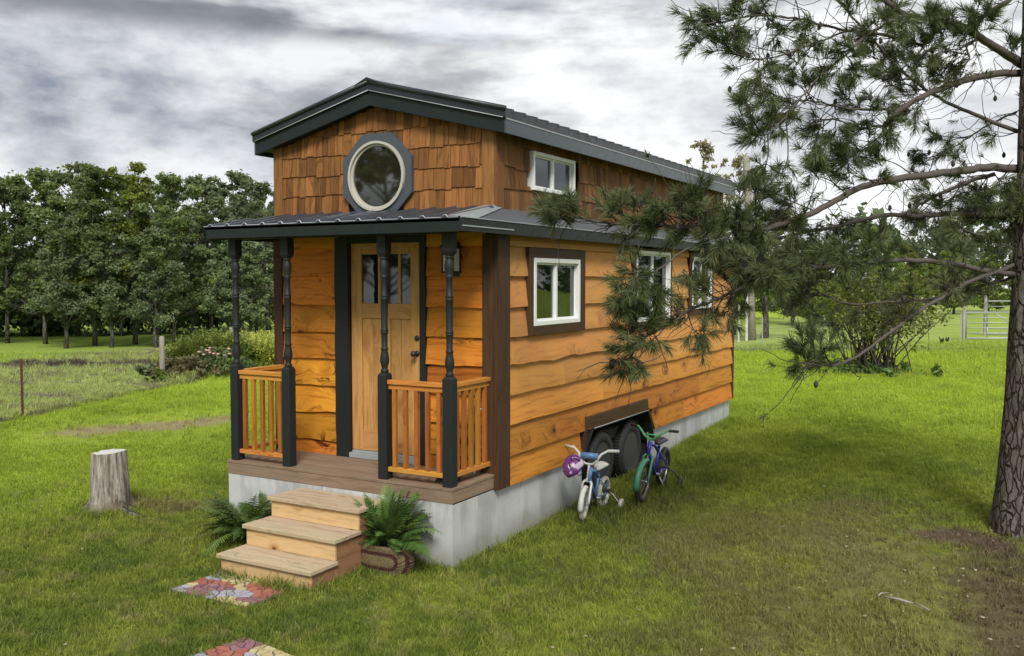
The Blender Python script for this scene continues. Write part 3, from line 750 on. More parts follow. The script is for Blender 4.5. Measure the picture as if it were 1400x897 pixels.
ff = MB(); ff.box(XA+.003, EYF-.0, ZE, XB-.003, EYF+.022, ZT-.006, .5); ff.box(XA-.0, EYF, ZE, XA+.022, Y2, ZT-.032, .5)
ff.build('porch_fascia', FASC, H, .002)
ff = MB(); ff.box(XB-.001, EYF+.001, ZE+.004, XB+.024, Y2, ZT-.004, .5); ff.build('side_eave_fascia', plain('near_black_trim', (.010, .011, .015), .6, 0, .1, 0, 20, .2), H, .002)
ff = MB(); ff.box(XB+.026, EYF, ZE+.045, XB+.03, .75, ZE+.055, .5); ff.box(XB+.003, EYF, ZT-.002, XB+.03, Y2, ZT+.006, .5); ff.build('eave_glint_edge', DRIP, H)  # short bright strip paints a highlight near the corner; long one is the drip edge
pc = MB(); pc.box(XA+.03, EYF+.03, 2.955, XB-.01, YP-.01, 2.985, .5); pc.box(-W+.0, .02, ZE-.005, .0, .10, 2.955, .5); pc.box(.006, YP, 2.955, XB-.01, Y2-.02, 2.985, .5)
pc.build('porch_ceiling', CHAR, H)

# windows
def slider(u0, u1, z0, z1, trim, c=0., fw=.045, ftop=None, name='window', dark=False, sill=True):
    f = MB(); m_ = (u0+u1)/2
    e = c+.024
    f.box(e-.06, u0, z0, e+.045, u0+fw, z1, .5); f.box(e-.06, u1-fw, z0, e+.045, u1, z1, .5)
    f.box(e-.06, u0+fw, z1-fw, e+.045, u1-fw, z1, .5); f.box(e-.06, u0+fw, z0, e+.045, u1-fw, z0+fw, .5)
    win = f.build(name, WHITE, H, .003)
    q = MB(); k = fw*.75
    q.box(e-.02, m_-k*.6, z0+fw, e+.022, m_+k*.6, z1-fw, .5)
    for (a, b) in ((u0+fw, m_-k*.6), (m_+k*.6, u1-fw)):
        ins = .0 if a < m_-.1 else -.012
        q.box(e-.02+ins, a, z0+fw, e+.014+ins, a+k*.45, z1-fw, .5); q.box(e-.02+ins, b-k*.45, z0+fw, e+.014+ins, b, z1-fw, .5)
        q.box(e-.02+ins, a+k*.45, z0+fw, e+.014+ins, b-k*.45, z0+fw+k*.6, .5); q.box(e-.02+ins, a+k*.45, z1-fw-k*.6, e+.014+ins, b-k*.45, z1-fw, .5)
    q.build('sash', WHITE, win, .002)
    p = MB(); p.box(e-.010, u0+fw, z0+fw, e-.006, u1-fw, z1-fw, .5); p.build('pane', GLASS, win)
    if trim:
        T_, Bt, L_, R_ = trim; t_ = MB()
        t_.box(c+.005, u0-L_, z0-Bt, c+.062, u0-.002, z1+T_); t_.box(c+.005, u1+.002, z0-Bt, c+.062, u1+R_, z1+T_)
        t_.box(c+.005, u0-.002, z1+.002, c+.060, u1+.002, z1+T_); t_.box(c+.005, u0-.002, z0-Bt, c+.066, u1+.002, z0-.002)
        t_.build('window_trim', TRIM, win, .003)
    # curtain hanging just inside
    cu = MB(); n = 22; vs, fs2 = [], []
    a0, a1 = (u0+.04, m_-.04)
    for i in range(n+1):
        y = a0+(a1-a0)*i/n
        for z in (z0+.02, z1-.02): vs.append((c-.16+.02*math.sin(i*1.3), y, z))
    for i in range(n): fs2.append((2*i, 2*i+2, 2*i+3, 2*i+1))
    cu.add(vs, fs2, None, .5, True); cu.build('curtain', CURT, win)
    return win
w1 = slider(*WIN[0], (.10, .095, .10, .14))
kb = MB()
for (y, r_, h) in ((2.02, .028, .16), (2.12, .032, .22), (2.22, .025, .13), (2.30, .03, .18)): kb.lathe((-.07, y, 2.09), [(r_, 0), (r_, h*.6), (r_*.45, h*.78), (r_*.4, h)], 10)
kb.build('bottle', plain('dim_bottles', (.10, .12, .10), .3), w1)
slider(*WIN[1], (.03, .09, .05, .08), fw=.04); slider(*WIN[2], (.05, .08, .10, .08), fw=.04)
slider(*UPW, None, fw=.035, c=-.028)
# round gable window in its octagonal surround
def ring(mb, c, pts_out, pts_in, y0, y1):
    n = len(pts_out); vs = []
    for (pts, y) in ((pts_out, y0), (pts_in, y0), (pts_out, y1), (pts_in, y1)): vs += [(c[0]+p[0], y, c[1]+p[1]) for p in pts]
    fs = []
    for i in range(n):
        j = (i+1) % n
        fs += [(i, j, n+j, n+i), (i, 2*n+i, 2*n+j, j), (n+i, n+j, 3*n+j, 3*n+i)]
    mb.add(vs, fs, None, .5)
def poly(r, n=48, ph=0): return [(r*math.cos(2*math.pi*(k+.0)/n+ph), r*math.sin(2*math.pi*(k+.0)/n+ph)) for k in range(n)]
def octo(a, n=48):
    out = []
    for (x, z) in poly(1, n):
        th_ = math.atan2(z, x); kk = (th_+math.pi/8) % (math.pi/4)-math.pi/8; r_ = a/math.cos(kk); out.append((x*r_, z*r_))
    return out
t_ = MB(); ring(t_, OC, octo(OA), poly(.345), YP-.062, YP-.01)
rw = t_.build('round_window', OCT, H)
t_ = MB(); ring(t_, OC, poly(.340), poly(.316), YP-.085, YP-.02); ring(t_, OC, poly(.316), poly(.294), YP-.06, YP-.02); t_.build('frame', CREAM, rw)
t_ = MB(); P_ = poly(.30); t_.add([(OC[0]+a, YP-.045, OC[1]+b) for a, b in P_], [tuple(range(48))], None, .5); t_.build('pane', DGLASS, rw)

# door
DL, DR, D0, D1 = -1.679, -.82, .80, 2.873
dr = MB(); yf = YP-.012
dr.box(DL, yf, D0, DL+.13, yf+.045, D1); dr.box(DR-.13, yf, D0, DR, yf+.045, D1)
dr.box(DL+.13, yf+.001, 2.763, DR-.13, yf+.045, D1); dr.box(DL+.13, yf+.001, 2.13, DR-.13, yf+.045, 2.278); dr.box(DL+.13, yf+.001, D0, DR-.13, yf+.045, 1.0)
dr.box(-1.30, yf+.001, 1.0, -1.20, yf+.045, 2.13)
dr.box(-1.345, yf+.002, 2.278, -1.315, yf+.045, 2.763); dr.box(-1.10, yf+.002, 2.278, -1.07, yf+.045, 2.763)
door = dr.build('door', DOORW, H, .003)
dp = MB()
for (a, b) in ((DL+.13, -1.30), (-1.20, DR-.13)):
    n = 2
    for i in range(n): dp.box(a+(b-a)*i/n+.0015, yf+.016, 1.0, a+(b-a)*(i+1)/n-.0015, yf+.04, 2.13)
dp.build('panel', DOORW, door, .002)
dp = MB(); dp.box(DL+.12, yf+.018, 2.27, DR-.12, yf+.024, 2.77); dp.build('pane', DGLASS2, door)
dp = MB(); hx = DR-.055
dp.lathe((hx, yf, 1.80), [(.028, 0), (.028, .01), (.012, .012), (.011, .05), (.026, .052), (.03, .07), (.02, .085), (0.001, .088)], 14, Matrix.Rotation(R(90), 4, 'X'), .5)
dp.build('handle', BLACK, door); dp = MB()
dp.lathe((hx, yf, 1.95), [(.026, 0), (.026, .012), (.02, .016), (0.001, .018)], 14, Matrix.Rotation(R(90), 4, 'X'), .5)
dp.build('lock', BLACK, door)
jb = MB()
vs = []; n = 26
def livejamb(x0, x1, amp0, amp1, z0, z1, y0, y1):
    n = 40; L_, R_ = [], []
    for i in range(n+1):
        z = z0+(z1-z0)*i/n
        L_.append((x0+amp0*mnoise.noise(Vector((0, z*3, 1))), z)); R_.append((x1+amp1*(mnoise.noise(Vector((5, z*2.5, 1)))+.5*mnoise.noise(Vector((5, z*9, 1)))), z))
    for i in range(n):
        a, b, c_, d_ = L_[i], R_[i], R_[i+1], L_[i+1]
        jb.add([(a[0], y0, a[1]), (b[0], y0, b[1]), (c_[0], y0, c_[1]), (d_[0], y0, d_[1]), (a[0], y1, a[1]), (b[0], y1, b[1]), (c_[0], y1, c_[1]), (d_[0], y1, d_[1])],
               [(0, 1, 2, 3), (1, 5, 6, 2), (4, 0, 3, 7)], None, .5)
livejamb(-1.852, DL-.004, .012, .0, .725, 2.935, YP-.062, YP); livejamb(DR+.004, -.752, .0, .022, .725, 2.935, YP-.057, YP)
jb.box(DL-.003, YP-.059, D1+.004, DR+.003, YP, 2.935, .5)
jb.build('door_frame', CHAR, H)
th_ = MB(); th_.box(DL-.0, YP-.07, .724, DR+.0, YP+.04, .775, .5); th_.box(DL+.02, YP-.045, .775, DR-.02, YP+.03, .797, .5); th_.build('threshold', ALU, H, .003)

# lantern on the front wall
ln = MB(); lx, ly = -.415, YP-.03
ln.box(lx-.05, ly-.012, 2.54, lx+.05, ly, 2.86, .5); ln.box(lx-.075, ly-.155, 2.80, lx+.075, ly-.012, 2.815, .5)
ln.add([(lx-.085, ly-.165, 2.815), (lx+.085, ly-.165, 2.815), (lx+.085, ly-.005, 2.815), (lx-.085, ly-.005, 2.815), (lx-.03, ly-.11, 2.875), (lx+.03, ly-.11, 2.875), (lx+.03, ly-.06, 2.875), (lx-.03, ly-.06, 2.875)],
       [(3, 2, 1, 0), (4, 5, 6, 7), (0, 1, 5, 4), (1, 2, 6, 5), (2, 3, 7, 6), (3, 0, 4, 7)], None, .5)
ln.box(lx-.07, ly-.15, 2.575, lx+.07, ly-.012, 2.59, .5)
for a in (-.068, .056):
    for b in (-.148, -.03): ln.box(lx+a, ly+b, 2.59, lx+a+.012, ly+b+.012, 2.80, .5)
lan = ln.build('wall_lantern', BLACK, H, .001)
q = MB(); q.box(lx-.054, ly-.134, 2.592, lx+.054, ly-.03, 2.798, .5); q.build('lamp_glass', plain('frosted_lamp_glass', (.72, .72, .66), .3, 0, .05), lan)

# deck
dk = MB()
n = 6
for i in range(n): a = -.012+(YP+.0-.0)*i/n; dk.box(-W-.01, a+.0015, ZD-.025, .012, a+(YP)/n-.0015, ZD)
deck = dk.build('deck', DECKW, H, .002)
dk = MB(); dk.box(-W-.004, -.006, ZF, .006, .014, ZD-.027); dk.box(-.012, .016, ZF, .006, YP-.05, ZD-.027); dk.box(-W-.004, .016, ZF, -W+.014, YP, ZD-.027); dk.build('deck_fascia', DECKW, H, .002)

# turned porch posts
def porch_post(x, y):
    p = MB(); hw = .0475
    p.box(x-hw, y-hw, ZD, x+hw, y+hw, 1.655, .5)
    def cham(z0, z1, a, b): p.add([(x+sx*a, y+sy*a, z0) for sx, sy in ((-1, -1), (1, -1), (1, 1), (-1, 1))]+[(x+sx*b, y+sy*b, z1) for sx, sy in ((-1, -1), (1, -1), (1, 1), (-1, 1))],
              [(0, 1, 5, 4), (1, 2, 6, 5), (2, 3, 7, 6), (3, 0, 4, 7), (4, 5, 6, 7), (3, 2, 1, 0)], None, .5)
    cham(1.655, 1.68, hw, hw*.72)
    prof = [(.032, 1.68), (.036, 1.69), (.036, 1.705), (.027, 1.715), (.030, 1.74), (.040, 1.775), (.042, 1.80), (.035, 1.845), (.028, 1.88), (.034, 1.888), (.034, 1.90), (.027, 1.91), (.0285, 1.99),
            (.029, 2.03), (.035, 2.036), (.035, 2.046), (.030, 2.052), (.036, 2.058), (.036, 2.068), (.030, 2.074), (.031, 2.2), (.032, 2.33), (.037, 2.336), (.037, 2.348), (.031, 2.354), (.037, 2.362), (.037, 2.374),
            (.030, 2.382), (.028, 2.45), (.028, 2.52), (.034, 2.53), (.034, 2.545), (.028, 2.555), (.040, 2.60), (.043, 2.63), (.038, 2.67), (.028, 2.69), (.036, 2.70), (.036, 2.712), (.030, 2.72)]
    p.lathe((x, y, 0), prof, 20, None, .5); cham(2.72, 2.75, hw*.7, hw); p.box(x-hw, y-hw, 2.75, x+hw, y+hw, 2.955, .5)
    p.build('porch_post', CHAR, H, .0025)
PX = [-2.582, -1.902, -.755, -.060]
for x in PX: porch_post(x, .06)
def railing(ax, a, b, c, nb, z0=.825, z1=1.62):
    t_ = MB()
    def bx(m_, u0, u1, v0, v1, p, q): m_.box(*( (u0, v0, p, u1, v1, q) if ax == 0 else (v0, u0, p, v1, u1, q)))
    bx(t_, a, b, c-.035, c+.035, z1-.038, z1); bx(t_, a, b, c-.017, c+.017, z1-.085, z1-.039)
    rl = t_.build('railing', RAIL, H, .003)
    t_ = MB(); bx(t_, a, b, c-.03, c+.03, z0-.03, z0+.01); t_.build('bottom_rail', RAIL, rl, .003)
    for i in range(nb):
        q_ = MB(); u = a+(b-a)*(i+.5)/nb; bx(q_, u-.019, u+.019, c-.019, c+.019, z0+.011, z1-.086); q_.build('baluster', RAILD, rl, .002)
railing(0, PX[0]+.05, PX[1]-.05, .06, 5); railing(0, PX[2]+.05, PX[3]-.05, .06, 5)
railing(1, .11, YP-.05, PX[0], 5); railing(1, .11, YP-.05, PX[3], 5)

# trailer wheels and arch
def wheel(y):
    x0 = -.12; M = Matrix.Rotation(R(90), 4, 'Y'); zc = .405
    t_ = MB(); prof = [(.215, -.085), (.235, -.105), (.29, -.112), (.335, -.098), (.352, -.075), (.357, -.03), (.357, .03), (.352, .075), (.335, .098), (.29, .112), (.235, .105), (.215, .085)]
    t_.lathe((x0, y, zc), prof, 48, M, .5, cap=False)
    for k in range(60):
        for s_ in (-1, 1):
            a = 2*math.pi*k/60+(0 if s_ > 0 else .05); Mk = Matrix.Translation((x0, y, zc)) @ Matrix.Rotation(a, 4, 'X')
            t_.box(s_*.012, -.013, .354, s_*.088, .010, .366, .5, Mk)
    wh = t_.build('wheel', RUB, H)
    q = MB(); q.lathe((x0, y, zc), [(.224, .098), (.228, .088), (.21, .07), (.195, .02), (.15, .035), (.11, .045), (.06, .05), (.055, .085), (.03, .09), (.001, .092)], 32, M, .5)
    for k in range(5):
        a = 2*math.pi*k/5; q.lathe((x0+.035, y+.085*math.cos(a), zc+.085*math.sin(a)), [(.012, 0), (.012, .025), (.001, .03)], 6, M, .5)
    rim = q.build('rim', RIMM, wh); q = MB()
    for k in range(8):
        a = 2*math.pi*k/8+.2; q.lathe((x0+.022, y+.165*math.cos(a), zc+.165*math.sin(a)), [(.026, 0), (.026, .024), (.020, .026)], 10, M, .5)
    q.build('rim_hole', BLACK, rim, each=True)
    return wh
for y in (3.22, 4.10): wheel(y)
wa = MB()
prof = [(2.50, .50), (2.60, .70), (2.76, .868), (4.46, .868), (4.58, .70), (4.70, .44)]
for (a, b) in zip(prof, prof[1:]):
    dv = Vector((0, b[0]-a[0], b[1]-a[1])).normalized(); nn = Vector((0, -dv.z, dv.y))*.022
    p = [Vector((x, u, z)) for x in (-.25, .072) for (u, z) in (a, b)]
    wa.add(p+[q-nn for q in p], [(0, 2, 3, 1), (4, 5, 7, 6), (2, 6, 7, 3), (0, 1, 5, 4)], None, .5)
wa.build('wheel_arch', BLACK, H)
wa = MB(); wa.tube([(.076, 2.78, .862), (.076, 4.45, .862)], .006, 6); wa.build('arch_edge', DRIP, H)
wa = MB(); wa.prism([(2.60, .885), (4.47, .885), (4.44, 1.005), (2.615, 1.005)], 0, .0, .066); wa.prism([(2.50, .58), (2.535, .58), (2.64, .88), (2.598, .88)], 0, 0, .066); wa.prism([(4.47, .88), (4.50, .88), (4.72, .58), (4.69, .58)], 0, 0, .066)
wa.build('arch_trim', TRIM, H, .003)
bh = MB(); bh.box(-.0, LB+.05, 1.68, .02, LB+.42, 1.72, .5); bh.build('rear_bracket', ALU, H)

# ================================================================== steps
ST = thing('wooden_steps', 'three pale weathered wooden steps leading up to the porch', 'steps', (-1.18, -.5, 0))
treads = [(.55, -.44), (.365, -.75), (.18, -1.05)]
for i, (z, yf_) in enumerate(treads):
    yb = -.015 if i == 0 else treads[i-1][1]+.045
    m_ = MB(); yq = (yb+yf_)/2
    m_.box(-1.715, yf_, z-.034, -.665, yq-.002, z); m_.box(-1.712, yq+.002, z-.034, -.668, yb, z-.001); m_.build('tread', STEPT, ST, .003)
    m_ = MB(); zb = treads[i+1][0] if i < 2 else -.05
    m_.box(-1.69, yf_+.03, zb+.001, -.69, yf_+.052, z-.036); m_.build('riser', STEPR, ST, .002)
for x in (-1.688, -.718):
    m_ = MB()
    m_.prism([(-.02, .514), (-.02, -.05), (-.995, -.05), (-.995, .144), (-.695, .144), (-.695, .329), (-.385, .329), (-.385, .514)], 0, x, x+.026); m_.build('stringer', STEPS, ST, .002)

# ================================================================== mosaic stepping mats
def mosaic(name, label, corner, ang, lx_, ly_, seed, cells):
    rr = random.Random(seed); c_, s_ = math.cos(ang), math.sin(ang)
    T_ = thing(name, label, 'stepping stone', (corner[0], corner[1], gh(*corner)), ang, 'mosaic paving squares before the steps')
    m, t = newmat('mosaic_base'); tc = t.n('ShaderNodeTexCoord', out=3)
    t.outp(t.principled(col=t.mix(t.mr(t.noise(tc, 60, 4, .6), .4, .6), (.05, .045, .04), (.12, .11, .09)), rough=.9))
    b = MB(); b.box(0, -ly_, -.03, lx_, 0, .018, .5); o = b.build('slab', m, None, .004, origin=(0, 0, 0)); o.parent = T_
    # irregular stones: jittered voronoi built by clipping cells
    nxp, nyp = 11, 8; pts = [((i+.5+rr.uniform(-.42, .42))*lx_/nxp, -(j+.5+rr.uniform(-.42, .42))*ly_/nyp) for i in range(nxp) for j in range(nyp)]
    mb_ = MB()
    for pi_, p in enumerate(pts):
        pl = [(.004, -ly_+.004), (lx_-.004, -ly_+.004), (lx_-.004, -.004), (.004, -.004)]
        for qi, q in enumerate(pts):
            if qi == pi_ or math.dist(p, q) > .3: continue
            mx, my = (p[0]+q[0])/2, (p[1]+q[1])/2; nx_, ny_ = q[0]-p[0], q[1]-p[1]; L = math.hypot(nx_, ny_); nx_ /= L; ny_ /= L
            mx -= nx_*.0045; my -= ny_*.0045; out = []
            for a, b2 in zip(pl, pl[1:]+pl[:1]):
                da = (a[0]-mx)*nx_+(a[1]-my)*ny_; db = (b2[0]-mx)*nx_+(b2[1]-my)*ny_
                if da <= 0: out.append(a)
                if da*db < 0: f_ = da/(da-db); out.append((a[0]+(b2[0]-a[0])*f_, a[1]+(b2[1]-a[1])*f_))
            pl = out
            if len(pl) < 3: break
        if len(pl) < 3: continue
        k = cells(p[0]/lx_, -p[1]/ly_); n = len(pl); cx_, cy_ = sum(a for a, _ in pl)/n, sum(a for _, a in pl)/n
        z1 = .024+rr.uniform(0, .004)
        mb_.add([(a, b2, .012) for a, b2 in pl]+[(cx_+(a-cx_)*.93, cy_+(b2-cy_)*.93, z1) for a, b2 in pl], [tuple(range(n, 2*n))]+[(i, (i+1) % n, n+(i+1) % n, n+i) for i in range(n)], None, (k+.05+.9*rr.random())/4)
    o = mb_.build('stones', MOS, None, origin=(0, 0, 0)); o.parent = T_
def stonem():
    m, t = newmat('coloured_stones'); r = t.m('MULTIPLY', t.attr('rnd'), 4.); fl = t.m('FLOOR', r); fr = t.m('FRACT', r); tc = t.n('ShaderNodeTexCoord', out=3); n = t.noise(tc, 40, 5, .65)
    pal = [((.25, .065, .055), (.37, .14, .09)), ((.38, .31, .14), (.50, .43, .24)), ((.22, .22, .27), (.38, .38, .42)), ((.17, .075, .10), (.28, .14, .155))]
    c = t.mix(fr, *pal[0])
    for k in (1, 2, 3): c = t.mix(t.m('GREATER_THAN', fl, k-.5), c, t.mix(fr, *pal[k]))
    c = t.mix(t.mr(n, .48, .7, 0, .45), c, (.22, .19, .15)); t.outp(t.principled(col=c, rough=.8, spec=.25, normal=t.bump(n, .3, .003))); return m
MOS = stonem()
def cellA(u, v_):
    u += .06*math.sin(v_*9)
    if v_ < .28: return 2 if u < .22 else 1 if u < .62 else 0
    if v_ < .55: return 0 if u < .38 else 1 if u < .58 else 0
    if v_ < .8: return 1 if u < .1 else 3 if u < .45 else 2 if u < .82 else 3
    return 2 if u < .2 else 3 if u < .5 else 2 if u < .66 else 1
def cellB(u, v_):
    u += .05*math.sin(v_*8)
    if v_ < .3: return 3 if u < .3 else 1 if u < .8 else 2
    if v_ < .6: return 0 if u < .35 else 2 if u < .65 else 0
    return 2 if u < .4 else 1
mosaic('mosaic_stepping_stone', 'red, tan and grey mosaic paving square on the grass at the foot of the steps', (-1.69, -1.02), .0, .83, .53, 3, cellA)
mosaic('mosaic_stepping_stone', 'mosaic paving square farther out on the lawn, cut off by the bottom of the photo', (-.43, -1.98), -.17, .80, .55, 8, cellB)

# ================================================================== ferns and braided planter
def fern(name, label, loc, n, L0, L1, seed, zbias=.55, squash=1., fan=None, zmin=None):
    rr = random.Random(seed); V, F, C = [], [], []
    for i in range(n):
        a = rr.uniform(*(fan or (0, 6.28))); L = rr.uniform(L0, L1); el = rr.uniform(.25, 1.45)*zbias*1.7; el = min(el, 1.5)
        if zmin and math.sin(a) < -.35: L *= .62
        dirh = Vector((math.cos(a), math.sin(a)*squash, 0)); sp = 14; p = Vector(loc)+dirh*rr.uniform(0, .05)
        d_ = dirh*math.cos(el)+Vector((0, 0, math.sin(el))); tw = rr.uniform(-.35, .35); cr = rr.random(); prev = p.copy(); droop = rr.uniform(.05, .16)
        for k in range(sp):
            f_ = k/(sp-1); p2 = prev+d_*(L/sp); d_ = (d_+Vector((0, 0, -droop*(.4+f_)))).normalized()
            if p2.z < gh(p2.x, p2.y)+.02: p2.z = gh(p2.x, p2.y)+.02
            if zmin and abs(p2.x+.52) < .30 and p2.y > -.42: p2.z = max(p2.z, zmin)
            if p2.y > -.035: p2.y = -.035-.01*rr.random()
            sd = d_.cross(Vector((0, 0, 1))); sd = sd.normalized() if sd.length > .05 else Vector((1, 0, 0))
            up = sd.cross(d_); sd = sd*math.cos(tw)+up*math.sin(tw)
            b = len(V); ww = .0022
            V += [prev-sd*ww, prev+sd*ww, p2+sd*ww, p2-sd*ww]; F.append((b, b+1, b+2, b+3)); C.append(cr*.4)
            lw = L*.20*math.sin(math.pi*min(1, .18+f_*.82))*rr.uniform(.8, 1.1)+.004
            for s_ in (-1, 1):
                for h_ in (0, .5):
                    q = prev+(p2-prev)*h_; tip = q+(sd*s_*.93+d_*.5)*lw+up*(-.1*lw+rr.uniform(-.15, .15)*lw); wv = d_*(L/sp*.21)
                    b = len(V); V += [q-wv, q+wv, tip+wv*.35, tip-wv*.35]; F.append((b, b+1, b+2, b+3)); C.append(min(1, cr*.7+rr.random()*.3))
            prev = p2
    o = npmesh('fronds', np.array([tuple(v_) for v_ in V]), np.array(F), np.array(C), L_FERN, origin=loc)
    return o
PL = thing('braided_planter', 'oval braided straw planter with maroon bands holding a fern beside the steps', 'planter', (-.52, -.25, 0))
def planter_mat():
    m, t = newmat('braided_straw'); tc = t.n('ShaderNodeTexCoord', out=3); x, y, z = t.xyz(tc)
    # concentric stadium bands on the front face
    xa = t.m('MAXIMUM', t.m('SUBTRACT', t.m('ABSOLUTE', x), .135), 0); zz = t.m('SUBTRACT', z, .125)
    dd = t.m('SQRT', t.m('ADD', t.m('MULTIPLY', xa, xa), t.m('MULTIPLY', zz, zz)))
    dd = t.m('ADD', dd, t.m('MULTIPLY', t.m('SUBTRACT', t.noise(tc, 25, 3, .6), .5), .012))
    nd = t.n('ShaderNodeValToRGB', {0: t.m('MULTIPLY', dd, 6.)}, out=None); cr = nd.color_ramp; cr.interpolation = 'CONSTANT'
    cols = [(0, (.30, .235, .115)), (.24, (.17, .12, .065)), (.30, (.085, .022, .026)), (.45, (.22, .165, .09)), (.62, (.28, .22, .12)), (.74, (.075, .022, .028)), (.86, (.20, .14, .08))]
    cr.elements[0].position = 0; cr.elements[0].color = (*cols[0][1], 1); cr.elements[1].position = cols[1][0]; cr.elements[1].color = (*cols[1][1], 1)
    for p, c in cols[2:]: e = cr.elements.new(p); e.color = (*c, 1)
    br = t.m('MULTIPLY', t.m('SINE', t.m('MULTIPLY', dd, 420)), t.m('SINE', t.m('ADD', t.m('MULTIPLY', x, 330), t.m('MULTIPLY', z, 150))))
    c = t.mix(t.mr(br, -.6, .8, .55, 0), nd.outputs[0], (.04, .028, .016)); c = t.mix(t.mr(t.noise(tc, 50, 4, .7), .45, .65, 0, .5), c, (.05, .035, .02))
    t.outp(t.principled(col=c, rough=.9, spec=.15, normal=t.bump(br, .8, .006))); return m
p = MB(); n = 40; prof = [(.86, 0), (.96, .05), (1., .13), (.97, .21), (.88, .255), (.80, .25), (.78, .20)]
vs, fs2 = [], []
for (k_, z) in prof:
    for i in range(n):
        a = 2*math.pi*i/n; ca, sa = math.cos(a), math.sin(a); rx, ry = .285*k_, .15*k_
        vs.append((-.52+rx*abs(ca)**.75*(1 if ca > 0 else -1), -.25+ry*abs(sa)**.9*(1 if sa > 0 else -1), z))
for j in range(len(prof)-1):
    for i in range(n): fs2.append((j*n+i, j*n+(i+1) % n, (j+1)*n+(i+1) % n, (j+1)*n+i))
p.add(vs, fs2, None, .5, True); p.add(vs[:n], [tuple(range(n))[::-1]]); p.build('basket', planter_mat(), PL)
p = MB(); p.lathe((0, 0, 0), [(.1, .19), (.21, .20), (.001, .23)], 20, Matrix.Translation((-.52, -.25, 0)) @ Matrix.Diagonal((1, .5, 1, 1))); p.build('soil', plain('potting_soil', (.03, .02, .014), .95), PL)
fo = fern('f', '', (-.50, -.25, .235), 165, .24, .58, 5, .66, .75, zmin=.25); fo.name = 'fern'; tag(fo, 'lush bushy fern growing out of the braided planter right of the steps', 'fern')
fl = fern('f', '', (-2.16, -.24, .12), 74, .26, .66, 12, .42, .62); fl.name = 'fern'
fl.data = fl.data; tag(fl, 'dark fern with long arching fronds left of the steps against the skirt', 'fern')

# ================================================================== tree stump
def stump():
    cx, cy = -4.43, -.03; n = 64; m = 22; V, F = [], []
    for j in range(m+1):
        f_ = j/m; z = .70*f_-.06
        for i in range(n):
            a = 2*math.pi*i/n; flare = .15*math.exp(-f_*6.5); lob = .5+.5*math.cos(a*5+.7+.6*math.sin(a*2))
            r_ = .172+.03*(1-f_)+flare*(.35+1.3*lob**2)+.016*mnoise.noise(Vector((math.cos(a)*2.2, math.sin(a)*2.2, f_*1.3)))*2+.013*mnoise.noise(Vector((math.cos(a)*9, math.sin(a)*9, f_*1.5)))
            r_ += -.02*max(0, math.cos((a-4.35)*1.))**14*sm(.05, .3, f_)
            V.append((cx+r_*math.cos(a), cy+r_*math.sin(a)*.95, z+(.012*math.cos(a-.5) if j == m else 0)))
    for j in range(m):
        for i in range(n): F.append((j*n+i, j*n+(i+1) % n, (j+1)*n+(i+1) % n, (j+1)*n+i))
    mt, t = newmat('silvered_stump_wood'); p = t.n('ShaderNodeTexCoord', out=3)
    q = t.vm('MULTIPLY', p, (1, 1, .1)); n1 = t.noise(q, 24, 6, .7, .3); n2 = t.noise(p, 5, 5, .6); n3 = t.noise(t.vm('MULTIPLY', p, (1, 1, .35)), 6, 5, .65)
    c = t.mix(t.mr(n1, .36, .62), (.10, .088, .072), (.44, .41, .355)); c = t.mix(t.mr(n2, .5, .66, 0, .6, True), c, (.24, .20, .15)); c = t.mix(t.mr(n3, .55, .68, 0, .9, True), c, (.05, .042, .034))
    z = t.xyz(p)[2]; c = t.mix(t.mr(t.m('ADD', z, t.m('MULTIPLY', n2, -.15)), .08, -.04, 0, .6, True), c, (.16, .12, .08))
    t.outp(t.principled(col=c, rough=.85, spec=.15, normal=t.bump(n1, .7, .012)))
    T_ = thing('tree_stump', 'grey weathered tree stump standing alone on the lawn left of the porch', 'tree stump', (cx, cy, 0))
    npmesh('stump_wood', np.array(V), np.array(F), np.zeros(len(F)), mt, T_, smooth=True)
    mt, t = newmat('cut_stump_top'); p = t.n('ShaderNodeTexCoord', out=3); x, y, z = t.xyz(p)
    rr_ = t.m('ADD', t.m('SQRT', t.m('ADD', t.m('MULTIPLY', x, x), t.m('MULTIPLY', y, y))), t.m('MULTIPLY', t.noise(p, 6, 3, .6), .03))
    rg = t.m('SINE', t.m('MULTIPLY', rr_, 480)); n1 = t.noise(p, 18, 5, .7)
    c = t.mix(t.mr(rg, -1, 1, 0, .35), (.60, .58, .53), (.36, .33, .29)); c = t.mix(t.mr(n1, .5, .65, 0, .5), c, (.28, .26, .23))
    t.outp(t.principled(col=c, rough=.85, normal=t.bump(rg, .3, .003)))
    top = V[m*n:(m+1)*n]; b = MB(); b.add([(x, y, z-.0+.002) for x, y, z in top]+[(cx, cy, .643)], [(i, (i+1) % n, n) for i in range(n)], None, .5); b.build('cut_top', mt, T_)
    rt = MB()
    for (a, l, r_) in ((-.15, .62, .035), (.35, .34, .03), (3.6, .28, .04), (4.4, .25, .04), (2.2, .3, .035)):
        pts = [Vector((cx+math.cos(a+.25*s_*s_)*(.17+l*s_), cy+math.sin(a+.25*s_*s_)*(.17+l*s_), .055-.085*s_**.8)) for s_ in (0, .25, .5, .75, 1)]
        rt.tube(pts, [r_*1.5, r_*1.2, r_, r_*.7, r_*.35], 8)
    rt.build('root', BARKT, T_)
stump()

